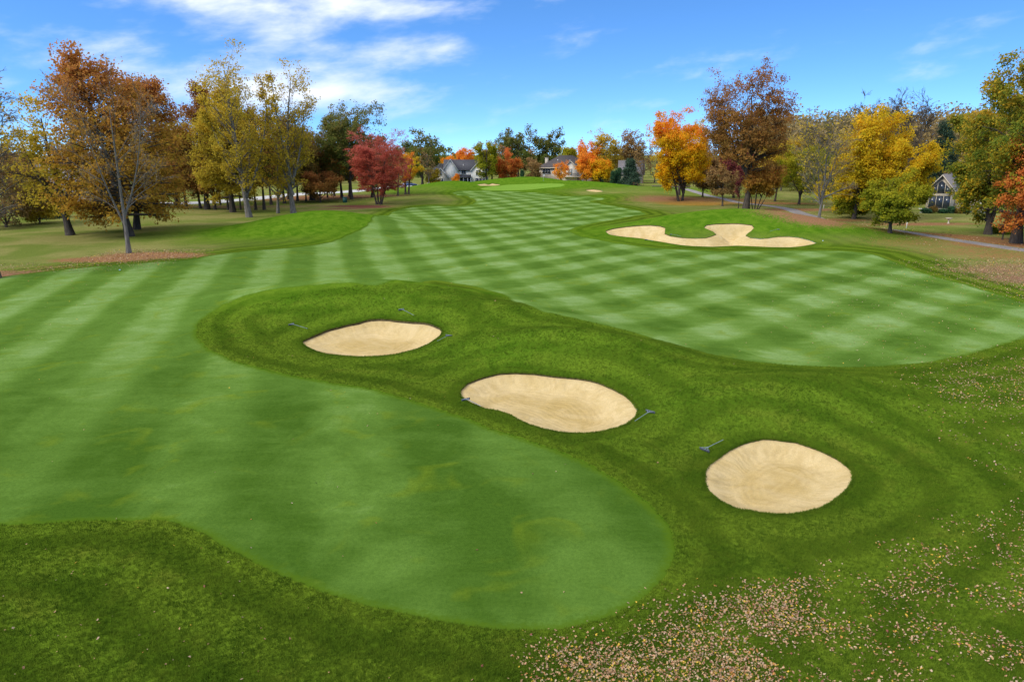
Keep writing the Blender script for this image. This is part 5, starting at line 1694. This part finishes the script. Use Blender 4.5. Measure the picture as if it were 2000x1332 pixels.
g = np.random.default_rng(12)
pts = [scatter('near_dense', 760, g, .6), scatter('near_medium', 250, g, .9), scatter('mid_right', 38, g, .85), scatter('mid_right_dense', 110, g, .7), scatter('fairway_right', 3.4, g, .4),
       scatter('fairway_pile', 110, g, .2), scatter('right_far', 60, g, .5), scatter('left_tree', 60, g, .3), scatter('left_edge', 45, g, .3), scatter('lower_left', 2.6, g, .5), scatter('left_fair', .8, g, .3), scatter('right_path', 5.0, g, .6), scatter('left_wood', 2.5, g, .6)]
# stray leaves anywhere near
q = np.column_stack([g.uniform(-30, 45, 1500), g.uniform(12, 75, 1500)])
pts.append(q[g.uniform(0, 1, 1500) < .35])
pts = np.concatenate(pts)
out = np.ones(len(pts), bool)
for k in BUNKERS:
    out &= ~inside(REGIONS['bunker_'+k], pts[:, 0], pts[:, 1])
pts = pts[out]
on_fair = inside(REGIONS['fairway'], pts[:, 0], pts[:, 1])
pz = terrain_height(pts[:, 0], pts[:, 1])-np.where(on_fair, .03, 0)+np.where(on_fair, .012, .03)
LPOS = np.column_stack([pts, pz])
# in the frame, nearest first: those become single leaves
dist = np.hypot(pts[:, 0], pts[:, 1])
seen = (np.abs(pts[:, 0]) < 0.72*(pts[:, 1]*.967+2.8)) & (pts[:, 1] > 13.2)
order = np.argsort(np.where(seen, dist, 1e9))
single, rest = order[:NEAR_LEAVES], order[NEAR_LEAVES:]


def leaf_shape(g, size):
    """lobed leaf, slightly cupped"""
    n_ = 10
    a = np.linspace(0, 2*np.pi, n_, endpoint=False)
    r_ = np.where(np.arange(n_) % 2 == 0, 1.0, .55)*g.uniform(.8, 1.1, n_)
    x_, y_ = np.cos(a)*r_*size*.62, np.sin(a)*r_*size*.5
    z_ = (g.uniform(.1, .9)*(x_/size)**2+g.uniform(-.2, .6)*(y_/size)**2)*size*1.3+g.normal(0, .03, n_)*size
    return np.column_stack([np.r_[x_, 0], np.r_[y_, 0], np.r_[z_, 0]]), [(i, (i+1) % n_, n_) for i in range(n_)]


shapes = []
for i in range(10):
    v, f = leaf_shape(g, 0.06)
    me = mesh_from('fallen_leaf', v, f)
    me.attributes.new('leaf_tone', 'FLOAT', 'FACE').data.foreach_set('value', np.full(len(me.polygons), 0.0, np.float32))
    me.materials.append(M_FALLEN)
    shapes.append(me)
for i, k in enumerate(single):
    o = bpy.data.objects.new('fallen_leaf', shapes[i % 10])
    COL.objects.link(o)
    o.location = LPOS[k]
    s = g.uniform(.65, 1.25)
    o.scale = (s, s, s)
    o.rotation_euler = (g.normal(0, .35), g.normal(0, .35), g.uniform(0, 6.28))
    tag(o, 'single dry leaf among the nearest ones lying on the foreground turf', 'leaf', 'nearest fallen leaves on the foreground turf')
n = len(rest)
c_far = dist[rest]
th = g.uniform(0, 6.28, n); s = 0.049*g.uniform(.45, 1.5, n)*(1+sstep(c_far, 60, 110))
t1 = np.column_stack([np.cos(th), np.sin(th), g.normal(0, .35, n)]); t2 = np.column_stack([-np.sin(th), np.cos(th), g.normal(0, .35, n)])
c = LPOS[rest]
up = np.array([0, 0, 1.0])
S_ = s[:, None]
lv = np.stack([c-t1*S_*.6, c-t2*S_*.38+t1*S_*.1, c+t1*S_*.6+up*S_*.12, c+t2*S_*.38+t1*S_*.1+up*S_*g.uniform(-.1, .35, (n, 1))], 1).reshape(-1, 3)
me = mesh_from('fallen_leaves', lv, np.arange(4*n).reshape(n, 4))
me.attributes.new('leaf_tone', 'FLOAT', 'FACE').data.foreach_set('value', g.uniform(0, 1, n).astype(np.float32))
tag(obj('fallen_leaves', me, M_FALLEN), 'scattered pinkish tan and yellow fallen leaves over the turf', 'fallen leaves', None, 'stuff')

# ------------------------------------------------------------------ grass blades standing in the near rough
g = np.random.default_rng(3)
tuft_mat, N = material('grass_blade')
gp_ = world_pos(N)
gn = N.noise(gp_, 0.75, 2, 0.65, 0.8)
gr = N.attr('tone').outputs['Fac']
gc = N.mix(N.smooth(gn, 0.3, 0.7), (0.062, 0.114, 0.009), (0.112, 0.168, 0.014))
gi = N.new('ShaderNodeObjectInfo').outputs['Random']
finish(N, gc, 1.0, None, spec=0.0)

n = 330000
th = g.uniform(-R(41), R(41), n)
rr_ = 12.5+(52-12.5)*g.uniform(0, 1, n)**1.25
px, py = np.sin(th)*rr_, np.cos(th)*rr_
ok = np.ones(n, bool)
for k, poly in REGIONS.items():
    if poly.min(0)[1] < 56:
        ok &= ~inside(poly, px, py)
px, py = px[ok], py[ok]
for k in ('island_back', 'island_mid', 'island_front'):      # turf hanging over the bunker edges
    poly = REGIONS['bunker_'+k]
    i = g.integers(0, len(poly), 3500)
    t = g.uniform(0, 1, 3500)[:, None]
    e = poly[i]*(1-t)+poly[(i+1) % len(poly)]*t
    out_ = e-poly.mean(0)
    out_ /= np.linalg.norm(out_, axis=1)[:, None]
    e = e+out_*np.abs(g.normal(0, .045, 3500))[:, None]
    px, py = np.r_[px, e[:, 0]], np.r_[py, e[:, 1]]
pz = terrain_height(px, py)
me = bpy.data.meshes.new('grass_points')
me.vertices.add(len(px))
me.vertices.foreach_set('co', np.column_stack([px, py, pz]).astype(np.float32).ravel())
gobj = tag(obj('grass_blades', me), 'short green blades of the near rough', 'grass', None, 'stuff')
ng = bpy.data.node_groups.new('grass_scatter', 'GeometryNodeTree')
ng.interface.new_socket('Geometry', in_out='INPUT', socket_type='NodeSocketGeometry')
ng.interface.new_socket('Geometry', in_out='OUTPUT', socket_type='NodeSocketGeometry')
gi_, go_ = ng.nodes.new('NodeGroupInput'), ng.nodes.new('NodeGroupOutput')
m2p = ng.nodes.new('GeometryNodeMeshToPoints')
iop = ng.nodes.new('GeometryNodeInstanceOnPoints')
join = ng.nodes.new('GeometryNodeJoinGeometry')
rg = random.Random(8)
for i in range(5):
    cone = ng.nodes.new('GeometryNodeMeshCone')
    cone.fill_type = 'NONE'
    cone.inputs['Vertices'].default_value = 3
    cone.inputs['Radius Top'].default_value = 0.0
    cone.inputs['Radius Bottom'].default_value = 0.0055
    cone.inputs['Depth'].default_value = rg.uniform(.035, .06)
    tr = ng.nodes.new('GeometryNodeTransform')
    tr.inputs['Translation'].default_value = (rg.uniform(-.035, .035), rg.uniform(-.035, .035), -.004)
    tr.inputs['Rotation'].default_value = (rg.uniform(-.7, .7), rg.uniform(-.7, .7), rg.uniform(0, 6))
    ng.links.new(cone.outputs['Mesh'], tr.inputs['Geometry'])
    ng.links.new(tr.outputs[0], join.inputs[0])
sm = ng.nodes.new('GeometryNodeSetMaterial')
sm.inputs['Material'].default_value = tuft_mat
ng.links.new(join.outputs[0], sm.inputs['Geometry'])
rv_ = ng.nodes.new('FunctionNodeRandomValue'); rv_.data_type = 'FLOAT_VECTOR'
rv_.inputs[0].default_value = (0, 0, 0); rv_.inputs[1].default_value = (0.25, 0.25, 6.28)
rs_ = ng.nodes.new('FunctionNodeRandomValue'); rs_.data_type = 'FLOAT'
rs_.inputs[2].default_value = .6; rs_.inputs[3].default_value = 1.8
ng.links.new(gi_.outputs[0], m2p.inputs['Mesh'])
ng.links.new(m2p.outputs[0], iop.inputs['Points'])
ng.links.new(sm.outputs[0], iop.inputs['Instance'])
ng.links.new(rv_.outputs[0], iop.inputs['Rotation'])
ng.links.new(rs_.outputs[1], iop.inputs['Scale'])
ng.links.new(iop.outputs[0], go_.inputs[0])
md = gobj.modifiers.new('grass', 'NODES')
md.node_group = ng
print('TRIS', sum(len(m_.loops)-2*len(m_.polygons) for m_ in bpy.data.meshes), 'leaves', len(LPOS), 'tufts', len(px))
